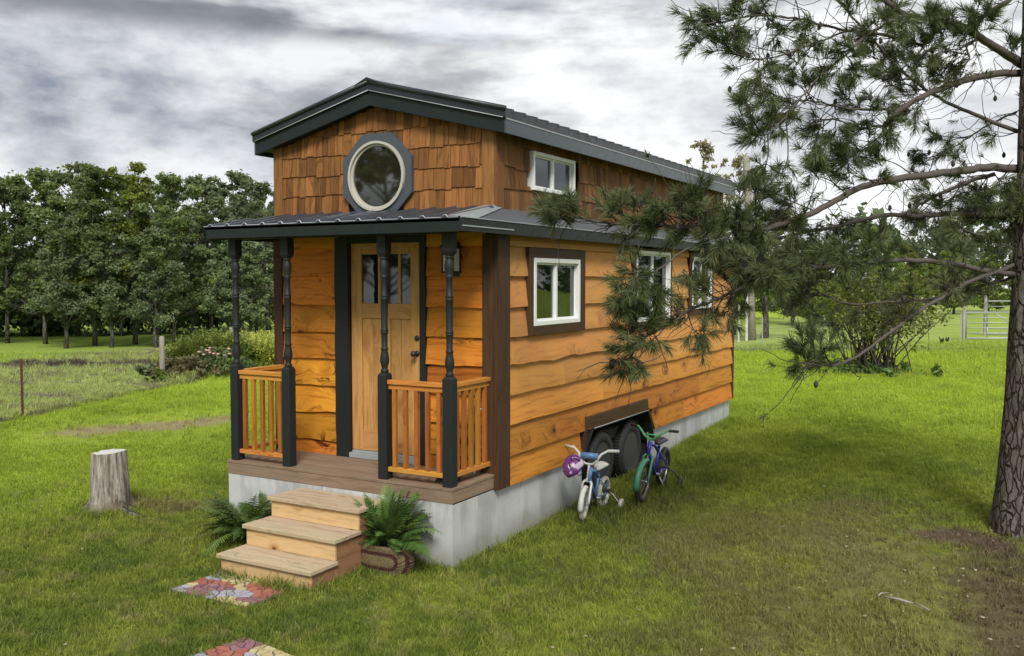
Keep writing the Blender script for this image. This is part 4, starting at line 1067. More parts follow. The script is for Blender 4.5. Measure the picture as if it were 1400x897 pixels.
# ================================================================== fences, gate
F1 = thing('wire_fence', 'thin wire fence with rusty and grey wooden posts along the left lawn edge', 'fence', (-11.63, 3.64, gh(-11.63, 3.64)))
fp = [(-8.2, -2.6), (-11.63, 3.64), (-14.92, 9.5), (-17.6, 14.4)]
for i, (x, y) in enumerate(fp):
    z = gh(x, y)
    if i in (0, 1):
        p = MB(); p.box(x-.022, y-.005, z-.2, x+.022, y+.005, z+1.08, .5); p.box(x-.004, y-.028, z-.2, x+.004, y-.005, z+1.08, .5)
        for k in range(14): p.box(x-.008, y-.034, z+.15+k*.065, x+.008, y-.028, z+.18+k*.065, .5)
        p.build('steel_post', RUST, F1)
    else:
        p = MB(); p.lathe((x, y, z), [(.066, -.2), (.068, .3), (.062, .8), (.064, 1.06), (.05, 1.1)], 14); p.build('wood_post', GREYPOST, F1)
wr = MB()
for (a, b) in zip(fp, fp[1:]):
    for h in (.28, .52, .76, 1.0):
        pts = [Vector((a[0]+(b[0]-a[0])*s_, a[1]+(b[1]-a[1])*s_, (gh(*a)*(1-s_)+gh(*b)*s_)+h-.05*4*s_*(1-s_))) for s_ in [k/8 for k in range(9)]]
        wr.tube(pts, .0018, 4)
wr.build('wire', STEEL, F1)

F2 = thing('wire_fence', 'sparse wire fence on thin pale posts across the pasture behind the house', 'fence', (-4.4, 27.7, gh(-4.4, 27.7)))
pts2 = [(-12.5, 25.0), (-8.4, 26.4), (-4.45, 27.78), (-2.4, 28.6), (-.3, 29.6), (1.9, 31.9)]
for (x, y) in pts2:
    z = gh(x, y); p = MB(); p.box(x-.022, y-.02, z-.1, x+.022, y+.02, z+1.02, .5); p.build('steel_post', ALU, F2)
wr = MB()
for a, b in zip(pts2, pts2[1:]):
    for h in (.3, .62, .95): wr.tube([(a[0], a[1], gh(*a)+h), ((a[0]+b[0])/2, (a[1]+b[1])/2, (gh(*a)+gh(*b))/2+h-.04), (b[0], b[1], gh(*b)+h)], .004, 4)
wr.build('wire', STEEL, F2)

def tube_gate(name, label, a, b, h, nbar):
    T_ = thing(name, label, 'gate', (a[0], a[1], gh(*a))); za = gh(*a)+.06
    A_, B2 = Vector((a[0], a[1], za)), Vector((b[0], b[1], gh(*b)+.06)); up = Vector((0, 0, h)); m_ = MB()
    m_.tube([A_, A_+up, B2+up, B2, A_], .030, 8); m_.build('gate_frame', ALU, T_)
    m_ = MB()
    for k in range(1, nbar): m_.tube([A_+up*k/nbar, B2+up*k/nbar], .018, 6)
    m_.build('rail', ALU, T_)
    m_ = MB(); L = B2-A_
    for f_ in (.22, .45, .7): m_.tube([A_+L*f_, A_+L*f_+up*.45], .02, 6)
    m_.tube([A_+L*.30+up*.95, A_+L*.5+up*.48], .02, 6); m_.tube([A_+L*.66+up*.95, A_+L*.5+up*.48], .02, 6); m_.build('brace', ALU, T_)
    p = MB()
    for q in (A_, B2): p = MB(); p.lathe((q.x-.08, q.y, q.z-.2), [(.06, 0), (.06, h+.4), (.04, h+.44)], 10); p.build('gate_post', GREYPOST, T_)
tube_gate('pasture_gate', 'silver tubular pasture gate far back beside the pine trunk', (2.05, 32.3), (5.2, 34.4), .98, 5)
# shed of pale tube panels stacked behind the gate
tube_gate('livestock_panel', 'pale tubular livestock panel standing a little behind the pasture gate', (2.6, 36.0), (6.4, 38.0), 1.35, 6)
p = MB(); q = gat(1022, 40); p.box(q.x-.045, q.y-.045, q.z-.1, q.x+.045, q.y+.045, q.z+2.3, .5); o = p.build('white_post', plain('weathered_white_paint', (.55, .56, .54), .7, 0, .2), origin=tuple(q)); tag(o, 'thin weathered white post in the pasture past the rear corner of the house', 'post')
q = gat(1011, 38.5); p = MB(); p.box(q.x-.032, q.y-.032, q.z-.1, q.x+.032, q.y+.032, q.z+1.55, .5); o = p.build('white_post', plain('worn_white_paint', (.5, .5, .48), .7), origin=tuple(q)); tag(o, 'short white post next to the taller white post beyond the house', 'post')

# two dark hens by the far gate
def hen(px, D, face, label, k=.62):
    q = gat(px, D); m_ = MB(); c_, s_ = math.cos(face), math.sin(face)
    def P3(x, z): return Vector((q.x+x*c_*k, q.y+x*s_*k, q.z+z*k))
    m_.tube([P3(-.20, .30), P3(-.14, .25), P3(-.06, .20), P3(.04, .19), P3(.11, .23), P3(.14, .30), P3(.155, .35), P3(.19, .35)], [.012*k, .045*k, .085*k, .10*k, .075*k, .038*k, .034*k, .012*k], 12)
    for y in (-.03, .03): m_.tube([P3(0, .12)+Vector((-s_*y, c_*y, 0)), P3(.01, .0)+Vector((-s_*y, c_*y, 0)), P3(.05, .002)+Vector((-s_*y, c_*y, 0))], .009, 6)
    m_.tube([P3(-.17, .28), P3(-.24, .38), P3(-.27, .36)], [.04*k, .03*k, .01*k], 8)
    o = m_.build('hen', BLACK, origin=tuple(q)); tag(o, label, 'hen')
hen(1289.5, 33, -.9, 'small black hen in the far field, left one of the pair'); hen(1297, 33.2, 2.0, 'small black hen in the far field, right one of the pair')

# ================================================================== children's bikes
def bikemats(n, c, rough=.3, metal=0): return plain(n, c, rough, metal, .08, 0, 30, .12)
def bike(name, label, loc, head, lean, r, wb, tw, cols, hb, seatz, group, steer=0., training=False, pad=None, guard=True):
    """local frame: x forward, z up, rear axle at x=0"""
    fr_c, fk_c, ty_c, rm_c, hb_c, st_c = cols
    T_ = thing(name, label, 'bicycle', loc, head, group); T_.rotation_euler = (lean, 0, head)
    O = (0, 0, 0)
    def bd(mb, nm, mt, par=T_, bevel=0):
        o = mb.build(nm, mt, None, bevel, origin=O); o.parent = par; return o
    SA = Matrix.Translation((wb, 0, r)) @ Matrix.Rotation(steer, 4, 'Z') @ Matrix.Translation((-wb, 0, -r))
    Rx = Matrix.Rotation(R(90), 4, 'X')
    for front in (False, True):
        M0 = Matrix.Translation((wb if front else 0, 0, r)); M_ = (SA @ M0 if front else M0)
        t_ = MB(); n = 14; prof = []
        for k in range(n+1):
            a = -math.pi*.80+1.60*math.pi*k/n; prof.append((r-tw+tw*math.cos(a), tw*math.sin(a)))
        t_.lathe((0, 0, 0), prof, 40, M_ @ Rx, .5, cap=False)
        for k in range(44):
            Mk = M_ @ Matrix.Rotation(2*math.pi*k/44, 4, 'Y'); t_.box(-.006, -tw*.55, r-.004, .006, tw*.55, r+.003, .5, Mk)
        wl = bd(t_, 'wheel', ty_c)
        q = MB(); rr_ = r-tw*1.55
        q.lathe((0, 0, 0), [(rr_-.008, -.012), (rr_+.006, -.014), (rr_+.010, 0), (rr_+.006, .014), (rr_-.008, .012), (rr_-.012, 0), (rr_-.008, -.012)], 36, M_ @ Rx, .5, cap=False); bd(q, 'rim', rm_c, wl)
        q = MB(); q.lathe((0, 0, 0), [(.008, -.045), (.016, -.03), (.012, -.02), (.012, .02), (.016, .03), (.008, .045)], 12, M_ @ Rx, .5)
        for k in range(16):
            a = 2*math.pi*k/16; s_ = .022 if k % 2 else -.022
            q.tube([M_ @ Vector((.013*math.cos(a+.6), s_, .013*math.sin(a+.6))), M_ @ Vector((rr_*math.cos(a), 0, rr_*math.sin(a)))], .0016, 4)
        bd(q, 'spokes', STEEL, wl)
    # frame
    bb = Vector((wb*.42, 0, r*.95)); st = Vector((wb*.33, 0, seatz-.07)); hx = wb-.10-.02; hd0 = Vector((hx, 0, 2*r+.075)); hd1 = Vector((hx-.03, 0, 2*r+.17))
    f_ = MB(); tr = .017 if r > .2 else .015
    f_.tube([hd0, bb], tr*1.15, 10); f_.tube([hd1+Vector((0, 0, -.015)), (hd1+st)*.5+Vector((0, 0, -.01)), Vector((st.x+.01, 0, st.z-.06))], tr, 10); f_.tube([bb, st], tr, 10); f_.tube([hd0-Vector((-.008, 0, .025)), hd1+Vector((-.005, 0, .015))], tr*1.35, 12)
    for y in (-1, 1):
        f_.tube([bb+Vector((0, y*.02, 0)), Vector((.07, y*.042, r)), Vector((0, y*.048, r))], tr*.6, 8); f_.tube([Vector((st.x-.01, y*.015, st.z-.08)), Vector((.06, y*.045, r+.06)), Vector((0, y*.048, r))], tr*.5, 8)
    frm = bd(f_, 'frame', fr_c)
    # fork with mudguard-like crown
    k_ = MB(); top = Vector((hx+.005, 0, 2*r+.045))
    for y in (-1, 1): k_.tube([SA @ (top+Vector((0, y*.02, .01))), SA @ (top+Vector((.01, y*(tw+.022), -.02))), SA @ Vector((wb-.02, y*(tw+.024), r*1.3)), SA @ Vector((wb, y*(tw+.024), r))], .013, 8)
    k_.tube([SA @ (top+Vector((0, 0, -.01))), SA @ hd0], .018, 8)
    bd(k_, 'fork', fk_c)
    if guard:
        g_ = MB(); gp = []
        for i in range(13):
            a = R(-15)+R(150)*i/12; gp.append((wb+(r+.018)*math.cos(a), r+(r+.018)*math.sin(a)))
        vs, fs2 = [], []
        for (x, z) in gp:
            nx_, nz_ = (x-wb)/(r+.018), (z-r)/(r+.018)
            for (yy, dr_) in ((-tw-.006, -.016), (-tw*.6, 0), (0, .006), (tw*.6, 0), (tw+.006, -.016)): vs.append(SA @ Vector((x+nx_*dr_, yy, z+nz_*dr_)))
        for i in range(12):
            for j in range(4): fs2.append((i*5+j, i*5+j+1, (i+1)*5+j+1, (i+1)*5+j))
        g_.add(vs, fs2, None, .5, True); o = bd(g_, 'mudguard', fk_c); sd = o.modifiers.new('thick', 'SOLIDIFY'); sd.thickness = .004
    # handlebar
    h_ = MB(); s1 = SA @ hd1; bz = hb[0]; hw = hb[1]; low = SA @ (hd1+Vector((-.01, 0, .05)))
    h_.tube([SA @ hd0, s1, low], .014, 8)
    def hp(x, y, z): return SA @ Vector((hd1.x+x, y, z))
    path = [hp(-.10, -hw, bz), hp(-.05, -hw*.62, bz), hp(-.005, -hw*.42, bz-.035), hp(.02, -hw*.26, low.z+.03), hp(.0, -hw*.14, low.z), hp(0, 0, low.z-.004), hp(.0, hw*.14, low.z), hp(.02, hw*.26, low.z+.03), hp(-.005, hw*.42, bz-.035), hp(-.05, hw*.62, bz), hp(-.10, hw, bz)]
    h_.tube(path, .0125, 10)
    h_.tube([hp(.006, -hw*.36, bz-.06), hp(.006, hw*.36, bz-.06)], .009, 8)
    hbo = bd(h_, 'handlebar', hb_c)
    for s_ in (-1, 1):
        g_ = MB(); a, b = hp(-.058, s_*hw*.66, bz), hp(-.103, s_*(hw+.004), bz); g_.tube([a, a.lerp(b, .1), b], [.020, .0165, .0165], 10)
        bd(g_, 'grip', cols[4] if training else BLACK, hbo)
    if pad:
        g_ = MB(); g_.tube([hp(.006, -hw*.33, bz-.06), hp(.006, -hw*.31, bz-.06), hp(.006, hw*.31, bz-.06), hp(.006, hw*.33, bz-.06)], [.018, .034, .034, .018], 12); bd(g_, 'bar_pad', pad, hbo)
    # saddle
    g_ = MB(); vs, fs2 = [], []; n = 12; L = .20
    for i in range(n+1):
        f2 = i/n; x = st.x-.10+L*1.05*f2; wv = .070*(1-f2)**.6*(.6+.4*math.cos(f2*1.2))+.016; 
        if i == 0: wv *= .55
        zt = seatz+.012*math.cos(f2*3)+.01*(1-f2)
        for j in range(9):
            a = math.pi*j/8; vs.append((x, wv*math.cos(a), zt-.028+.030*math.sin(a)**.6))
    for i in range(n):
        for j in range(8): fs2.append((i*9+j, i*9+j+1, (i+1)*9+j+1, (i+1)*9+j))
        fs2.append((i*9+8, i*9, (i+1)*9, (i+1)*9+8))
    fs2 += [tuple(range(9)), tuple(n*9+k for k in range(9))[::-1]]
    g_.add(vs, fs2, None, .5, True); sd = bd(g_, 'saddle', st_c)
    g_ = MB(); g_.tube([st-Vector((0, 0, .03)), (st.x-.01, 0, seatz-.02)], .011, 8); bd(g_, 'seat_post', STEEL, sd)
    # crank, chain guard, pedals
    g_ = MB(); g_.tube([bb+Vector((0, -.06, 0)), bb+Vector((0, .06, 0))], .014, 8)
    g_.tube([bb+Vector((0, -.062, 0)), bb+Vector((.05, -.066, -.085))], .009, 6); g_.tube([bb+Vector((0, .062, 0)), bb+Vector((-.05, .066, .085))], .009, 6)
    g_.lathe(tuple(bb+Vector((0, -.03, 0))), [(.055, -.003), (.058, 0), (.055, .003)], 24, Rx, .5); ck = bd(g_, 'crank', STEEL)
    for (px, y, z) in ((.05, -.105, -.085), (-.05, .105, .085)):
        g_ = MB(); g_.box(bb.x+px-.035, y-.038, bb.z+z-.011, bb.x+px+.035, y+.038, bb.z+z+.011, .5); bd(g_, 'pedal', BLACK, ck, .004)
    g_ = MB(); vs = []
    c0, c1 = Vector((bb.x, -.036, bb.z)), Vector((0, -.036, r))
    for i in range(9): a = -math.pi/2+math.pi*i/8; vs.append((c0.x+.062*math.cos(a), c0.z+.062*math.sin(a)))
    for i in range(9): a = math.pi/2+math.pi*i/8; vs.append((c1.x+.035*math.cos(a), c1.z+.035*math.sin(a)))
    g_.prism([(x, z) for x, z in vs], 1, -.050, -.044, .5); bd(g_, 'chain_guard', cols[0] if training else fr_c, T_, .002)
    if training:
        for y in (-1, 1):
            g_ = MB(); g_.tube([(0, y*.05, r), (-.01, y*.10, r-.01), (-.015, y*.17, .075), (-.015, y*.19, .072)], .008, 6); tw_ = bd(g_, 'stabiliser', STEEL)
            g_ = MB(); g_.lathe((-.015, y*.20, .062), [(.03, -.018), (.056, -.016), (.060, 0), (.056, .016), (.03, .018)], 24, Rx, .5); bd(g_, 'small_wheel', ty_c, tw_)
    else:
        g_ = MB(); g_.tube([bb+Vector((-.03, .03, -.01)), bb+Vector((-.06, .13, -bb.z+.03))], .009, 6); bd(g_, 'kickstand', STEEL)
        for y in (-1, 1):
            g_ = MB(); g_.tube([(0, y*.05, r), (-.03, y*.12, r-.04), (-.05, y*.19, .1)], .009, 6); tw_ = bd(g_, 'stabiliser', BLACK)
            g_ = MB(); g_.lathe((-.05, y*.205, .07), [(.03, -.022), (.066, -.02), (.070, 0), (.066, .02), (.03, .022)], 24, Rx, .5); bd(g_, 'small_wheel', RUB, tw_)
    return T_
BLUE = bikemats('light_blue_paint', (.115, .235, .46)); WHT = bikemats('white_bike_paint', (.66, .68, .64)); WTY = plain('pale_cream_tyre', (.52, .51, .42), .8, 0, .2, .1, 60, .3)
IND = bikemats('indigo_blue_paint', (.045, .035, .34), .22); GRN = bikemats('green_bike_paint', (.07, .34, .12), .3); GRF = bikemats('teal_green_fork', (.06, .24, .16), .3)
b1 = bike('child_bicycle', 'small light blue child bicycle with white tyres leaning by the near trailer wheel', (.27, 2.58, gh(.27, 2.58)+.015), R(-90)+.07, -.06, .168, .60, .024,
     (BLUE, WHT, WTY, WHT, WHT, WHT), (.70, .285), .50, 'children bicycles leaning by the trailer wheels', .16, True, BLUE)
b2 = bike('child_bicycle', 'indigo child bicycle with green handlebar and fork and black tyres', (.52, 3.72, gh(.52, 3.72)+.01), R(-90)+.10, -.08, .232, .86, .030,
     (IND, GRF, RUB, STEEL, GRN, bikemats('dark_saddle', (.03, .03, .05))), (.79, .27), .60, 'children bicycles leaning by the trailer wheels', -.05, False)
# helmet hung on the near bicycle's handlebar
hp_ = at(784, 638, 9.42)
T_ = thing('bike_helmet', 'purple and light blue child helmet hanging from the handlebar of the light blue bicycle', 'helmet', tuple(hp_))
mt, t = newmat('helmet_shell'); tc = t.n('ShaderNodeTexCoord', out=3); x, y, z = t.xyz(tc); n1 = t.noise(tc, 9, 3, .6)
c = t.mix(t.mr(t.m('ADD', z, t.m('MULTIPLY', n1, .05)), -.012, -.004, 0, 1), (.16, .34, .50), (.15, .035, .20)); c = t.mix(t.mr(t.noise(tc, 13, 2, .5), .56, .6), c, (.50, .42, .50))
t.outp(t.principled(col=c, rough=.3, coat=.3))
V, F = [], []; n, m_ = 28, 10
for j in range(m_+1):
    e = -.25+ (math.pi/2+.25)*j/m_
    for i in range(n):
        a = 2*math.pi*i/n; k = 1+.03*math.cos(6*a); V.append((hp_.x+.115*k*math.cos(e)*math.cos(a), hp_.y+.14*k*math.cos(e)*math.sin(a), hp_.z+.115*math.sin(e)))
for j in range(m_):
    for i in range(n):
        if j in (3, 4, 5, 6) and i % 5 == 2: continue
        F.append((j*n+i, j*n+(i+1) % n, (j+1)*n+(i+1) % n, (j+1)*n+i))
hl = npmesh('shell', np.array(V), np.array(F), np.zeros(len(F)), mt, T_, smooth=True); sd = hl.modifiers.new('thick', 'SOLIDIFY'); sd.thickness = .014
p = MB(); p.tube([hp_+Vector((.08, .05, 0)), hp_+Vector((.05, .04, -.1)), hp_+Vector((0, 0, -.13)), hp_+Vector((-.05, .04, -.1)), hp_+Vector((-.08, .05, 0))], .005, 5); p.tube([hp_+Vector((.09, -.04, 0)), hp_+Vector((.06, -.05, .12)), hp_+Vector((.1, .0, .15))], .005, 5); p.build('strap', BLACK, T_)
T_.rotation_euler = (.5, -.45, 0)

# things left on the porch by the side railing
def shoe(x, y, a):
    s_ = MB(); M_ = Matrix.Translation((x, y, ZD)) @ Matrix.Rotation(a, 4, 'Z')
    s_.tube([M_ @ Vector((-.11, 0, .05)), M_ @ Vector((-.09, 0, .055)), M_ @ Vector((-.02, 0, .05)), M_ @ Vector((.06, 0, .035)), M_ @ Vector((.12, 0, .03)), M_ @ Vector((.135, 0, .028))], [.02, .045, .045, .036, .030, .01], 12)
    s_.tube([M_ @ Vector((-.07, 0, .06)), M_ @ Vector((-.07, 0, .11))], [.038, .036], 12, cap=False); s_.box(-.115, -.036, .0, .135, .036, .018, .5, M_); return s_
T_ = thing('pair_of_shoes', 'pair of black shoes on the porch floor behind the corner post', 'shoes', (-.28, .35, ZD))
for (x, y, a) in ((-.30, .30, -1.2), (-.20, .38, -1.0)): shoe(x, y, a).build('shoe', BLACK, T_, .003)
p = MB(); p.tube([(-.16, .62, ZD), (-.15, .64, 1.22), (-.13, .655, 1.30), (-.10, .66, 1.33)], .011, 8); p.lathe((-.16, .62, ZD), [(.018, 0), (.018, .03), (.012, .04)], 10)
o = p.build('walking_cane', STEEL, origin=(-.16, .62, ZD)); tag(o, 'slim grey metal cane leaning in the porch corner behind the balusters', 'cane')

# ================================================================== trees and shrubs
def leaves_np(cen, rad, n, size, rr, up=.3, aspect=1.6, shell=.55, jitter=0.):
    """n leaf quads through the volume of ellipsoid clumps"""
    k = rr.integers(0, len(cen), n) if jitter == 0 else rr.choice(len(cen), n, p=(rad[:, 0]**2)/np.sum(rad[:, 0]**2))
    d_ = rr.normal(size=(n, 3)); d_ /= np.linalg.norm(d_, axis=1)[:, None]
    q = np.minimum(1.7, np.abs(rr.normal(.62, .36, n)))
    P = cen[k]+d_*rad[k]*q[:, None]
    nrm = d_*.8+rr.normal(size=(n, 3))*.7+np.array([0, 0, up]); nrm /= np.linalg.norm(nrm, axis=1)[:, None]
    a = np.cross(nrm, rr.normal(size=(n, 3))); a /= np.linalg.norm(a, axis=1)[:, None]; b = np.cross(nrm, a)
    s_ = size*rr.uniform(.6, 1.35, n)[:, None]
    V = np.stack([P-a*s_*aspect*.5, P-b*s_*.5+a*s_*.05, P+a*s_*aspect*.5, P+b*s_*.5+a*s_*.05], 1).reshape(-1, 3)
    F = np.arange(4*n).reshape(-1, 4)
    ck = rr.random(len(cen)); return V, F, np.clip(.65*ck[k]+.35*rr.random(n)+(.12*d_[:, 2]), 0, 1)  # leaves on top of each clump tinted lighter, light put into their colour
def tree_proto(name, seed, h, cw, base, leaf, mat, nl, tr=.095, clumps=84, top=.35, gap=.0, leaf_asp=1.6):
    rr = np.random.default_rng(seed); rn = random.Random(seed)
    T_ = thing(name, '', 'tree'); tk = MB()
    lean = Vector((rn.uniform(-.3, .3), rn.uniform(-.3, .3), 0))
    axis = [Vector((0, 0, -.2))]+[Vector((lean.x*f_*f_+.08*math.sin(f_*5+seed), lean.y*f_*f_, h*.93*f_)) for f_ in [k/9 for k in range(1, 10)]]
    tk.tube(axis, [tr*1.25]+[tr*(1-.88*k/9) for k in range(1, 10)], 9)
    cen, rad = [], []
    for i in range(clumps):
        f_ = rn.random()**.85; z = h*(base+(1-base)*f_*.97)
        prof = math.sin(math.pi*min(1, max(0, (f_*(1-top)+.12*(1-f_)+.0)+top*.35)))**.75*(1-.55*f_**3)
        a = rn.random()*6.28; q = rn.random()**.55*cw*prof*rn.uniform(.8, 1.22); s_ = rn.choice([.06, .08, .11, .16])*rn.uniform(.8, 1.15)*cw*(1-.35*f_)+.07
        ax_ = axis[min(9, int(z/h*9)+1)]
        c_ = Vector((ax_.x+math.cos(a)*q, ax_.y+math.sin(a)*q, z)); cen.append(tuple(c_)); rad.append((s_*1.15, s_*1.15, s_*.85))
        if i % 2 == 0:
            z0 = max(h*base*.8, z-q*.8-.3); k = min(8, max(1, int(z0/(h*.93)*9))); f3 = z0/(h*.93)*9-k; p0 = axis[k].lerp(axis[k+1], max(0, min(1, f3)))
            tk.tube([p0, p0.lerp(c_, .5)+Vector((0, 0, -.08)), c_], [tr*.35, tr*.2, tr*.06], 5)
    tk.build('trunk', BARKT, T_)
    V, F, C = leaves_np(np.array(cen), np.array(rad), nl, leaf, rr, shell=.25, aspect=leaf_asp, jitter=1)
    npmesh('crown', V, F, C, mat, T_)
    return T_
def place(proto, loc, rz, sc, label, group=None, first=False, sz=None):
    o = proto if first else copy_tree(proto)
    o.location = loc; o.rotation_euler = (0, 0, rz); o.scale = (sc, sc, sz or sc); tag(o, label, 'tree', group); return o
protoA = [tree_proto('broadleaf_tree', 11, 8.4, 2.3, .20, .10, L_DARK, 17000), tree_proto('broadleaf_tree', 12, 8.0, 2.1, .22, .10, L_DARK, 15000),
          tree_proto('broadleaf_tree', 13, 7.8, 2.2, .22, .10, L_YEL, 16000), tree_proto('broadleaf_tree', 14, 6.2, 1.7, .20, .09, L_BLUE, 11000),
          tree_proto('broadleaf_tree', 15, 8.2, 1.8, .20, .095, L_BLUE, 12500, top=.5)]
GA = 'trees of the woodland belt behind the left field'
# (pixel column, depth, prototype, scale, label)
belt = [(8, 41, 1, .98, 'dark leafy tree at the far left edge of the woodland belt'), (60, 40.5, 0, 1.0, 'large dark round crowned tree second from the left in the belt'),
        (128, 39, 0, 1.02, 'tall dark tree with pale trunk under the highest crown of the belt'), (88, 37.5, 3, .93, 'low silvery green tree in front of the tall dark belt trees at left'),
        (183, 40, 2, 1.02, 'yellow green tree in the middle of the woodland belt'), (236, 39, 0, .90, 'dark tree right of the yellow green tree in the belt'),
        (150, 37.8, 3, .90, 'low silvery tree with slim pale trunk before the yellow green tree'), (212, 37.6, 3, .84, 'small silvery green tree below the dark right crown of the belt'),
        (288, 42, 4, .97, 'feathery grey green tree left of the porch roof'), (330, 46, 4, 1.08, 'feathery grey green tree seen above the porch roof edge'), (365, 43, 4, .98, 'pale slender tree rising beside the left corner of the house'),
        (262, 44, 2, .92, 'olive green tree standing back between the feathery trees'), (342, 40, 3, .86, 'low leafy tree seen between the two left porch posts'), (312, 39.5, 3, .80, 'small dark leafy tree just left of the first porch post'),
        (-45, 40, 0, .95, 'dark tree just outside the left edge beyond the field'), (-100, 41, 1, 1., 'dark tree farther outside the left edge'), (-160, 42, 0, 1., 'dark tree at the outer left end of the belt'),
        (30, 46, 0, 1.06, 'dark tree in the back row behind the left end of the belt'), (105, 46, 1, 1.15, 'dark tree in the back row behind the highest crown'), (165, 46, 0, 1.05, 'dark tree in the back row behind the yellow green tree'),
        (215, 47, 1, 1.08, 'dark tree in the back row behind the right crown'), (285, 49, 0, .97, 'dark tree in the back row behind the feathery tree'), (350, 50, 1, .9, 'dark tree in the back row beside the house corner'),
        (400, 47, 4, .95, 'grey green tree hidden partly by the house wall'), (-60, 46, 1, 1.05, 'dark back row tree outside the left edge')]
used = set()
for i, (px, D, k, sc, lb) in enumerate(belt):
    place(protoA[k], gat(px, D), random.random()*6.28, sc, lb, GA, k not in used, sc*.91*random.uniform(.90, 1.08)); used.add(k)

def bushblob(name, label, cat, px, D, w_, dep, h, nl, leaf, mat, seed, clumps=30, zlow=.1, group=None, asp=1.6, loc=None):
    rr = np.random.default_rng(seed); q = loc or gat(px, D); cen, rad = [], []
    for i in range(clumps):
        x, y = rr.uniform(-1, 1), rr.uniform(-1, 1); hh = h*(1-.45*x*x-.25*y*y)*rr.uniform(.75, 1.08); z = zlow+(hh-zlow)*rr.random()**.6
        s_ = rr.uniform(.12, .22)*h; cen.append((q.x+x*w_/2, q.y+y*dep/2, q.z+z)); rad.append((s_*1.2, s_*1.2, s_))
    V, F, C = leaves_np(np.array(cen), np.array(rad), nl, leaf, rr, shell=.2, aspect=asp)
    V[:, 2] = np.maximum(V[:, 2], q.z+.01)
    o = npmesh(name, V, F, C, mat, origin=tuple(q)); tag(o, label, cat, group); return o
# shadowy undergrowth in the wood behind the front trunks
for i, (px, D, w_) in enumerate([(-90, 47, 6), (0, 47, 6), (60, 48.5, 6), (120, 48, 6), (190, 49, 6), (255, 49, 6), (330, 52, 7)]):
    bushblob('undergrowth_shrub', 'dark undergrowth shrub deep in the woodland belt, number '.replace(', number ', ' ')+['outside the left edge', 'at the left edge', 'behind the second trunk', 'behind the pale trunks', 'behind the yellow green tree', 'behind the feathery tree', 'between the porch posts'][i], 'shrub', px, D, w_, 2.5, 4.2, 6500, .17, L_DARK, 100+i, 34, .1, 'undergrowth in the woodland belt')

# tall weeds (goldenrod like) and shrubs at the lawn edge
def weeds(name, label, cx, cy, w_, dep, h0, h1, n, seed, mat, ang=0.):
    rr = random.Random(seed); V, F, C = [], [], []
    ca, sa = math.cos(ang), math.sin(ang); base = Vector((cx, cy, gh(cx, cy)))
    for i in range(n):
        u, v_ = rr.uniform(-.5, .5)*w_, rr.uniform(-.5, .5)*dep; x, y = cx+u*ca-v_*sa, cy+u*sa+v_*ca; z = gh(x, y)
        h = rr.uniform(h0, h1)*(1-.5*abs(2*u/w_)**3); lx_, ly_ = rr.uniform(-.2, .2), rr.uniform(-.2, .2); cr = rr.random()
        for k in range(11):
            f_ = (k+1)/11; px, py, pz = x+lx_*f_, y+ly_*f_, z+h*f_; a = rr.random()*6.28; l = rr.uniform(.10, .21)*(1.1-.4*f_); ww = l*.22; e = rr.uniform(.1, 1.15)
            dx_, dy_, dz_ = math.cos(a)*l*math.cos(e), math.sin(a)*l*math.cos(e), l*math.sin(e); b = len(V)
            V += [(px, py, pz), (px+dx_*.5-math.sin(a)*ww, py+dy_*.5+math.cos(a)*ww, pz+dz_*.6), (px+dx_, py+dy_, pz+dz_*.8), (px+dx_*.5+math.sin(a)*ww, py+dy_*.5-math.cos(a)*ww, pz+dz_*.6)]
            F.append((b, b+1, b+2, b+3)); C.append(min(1, .6*cr+.4*rr.random()))
    o = npmesh(name, np.array(V), np.array(F), np.array(C), mat, origin=tuple(base)); return o
q = gat(352, 27); o = weeds('tall_weeds', '', q.x, q.y, 5.2, 2.2, .55, 1.0, 3600, 31, L_GOLD, .45); tag(o, 'bank of tall bright yellow green weeds behind the left porch railing', 'weeds', kind='stuff')
q = gat(292, 26.3); o = weeds('tall_weeds', '', q.x, q.y, 2.4, 1.4, .6, 1.12, 1300, 33, L_BRIGHT, .45); tag(o, 'clump of tallest light green weeds left of the first porch post', 'weeds', kind='stuff')
T_ = bushblob('flowering_shrub', 'leafy dark green shrub with dusty pink flower heads at the lawn edge', 'shrub', 296, 24.6, 1.8, 1.0, .72, 4200, .062, L_DARK, 41, 30, .15)
p = MB(); q = gat(293, 24.1)
for _ in range(11):
    x, y, z = q.x+random.uniform(-.45, .45), q.y+random.uniform(-.2, .2), q.z+random.uniform(.55, .75); p.lathe((x, y, z), [(.001, -.02), (.05, -.01), (.045, .012), (.001, .028)], 7)
o = p.build('flower_head', FLOWER, T_, each=True)
bushblob('low_shrub', 'low brownish green shrub around the wooden fence post', 'shrub', 252, 24.0, 1.9, .8, .55, 2600, .06, leafmat('brown_green_leaves', (.10, .09, .045), (.20, .17, .08), (.08, .12, .04)), 43, 22, .05)
bushblob('leafy_weed', 'small single leafy weed on the lawn edge left of the wooden post', 'weed', 197, 22.6, .42, .3, .62, 260, .075, L_BLUE, 44, 9, .05)
bushblob('leafy_weed', 'small leafy weed at the foot of the wooden fence post', 'weed', 212, 22.9, .5, .3, .34, 220, .07, L_BRIGHT, 45, 8, .03)

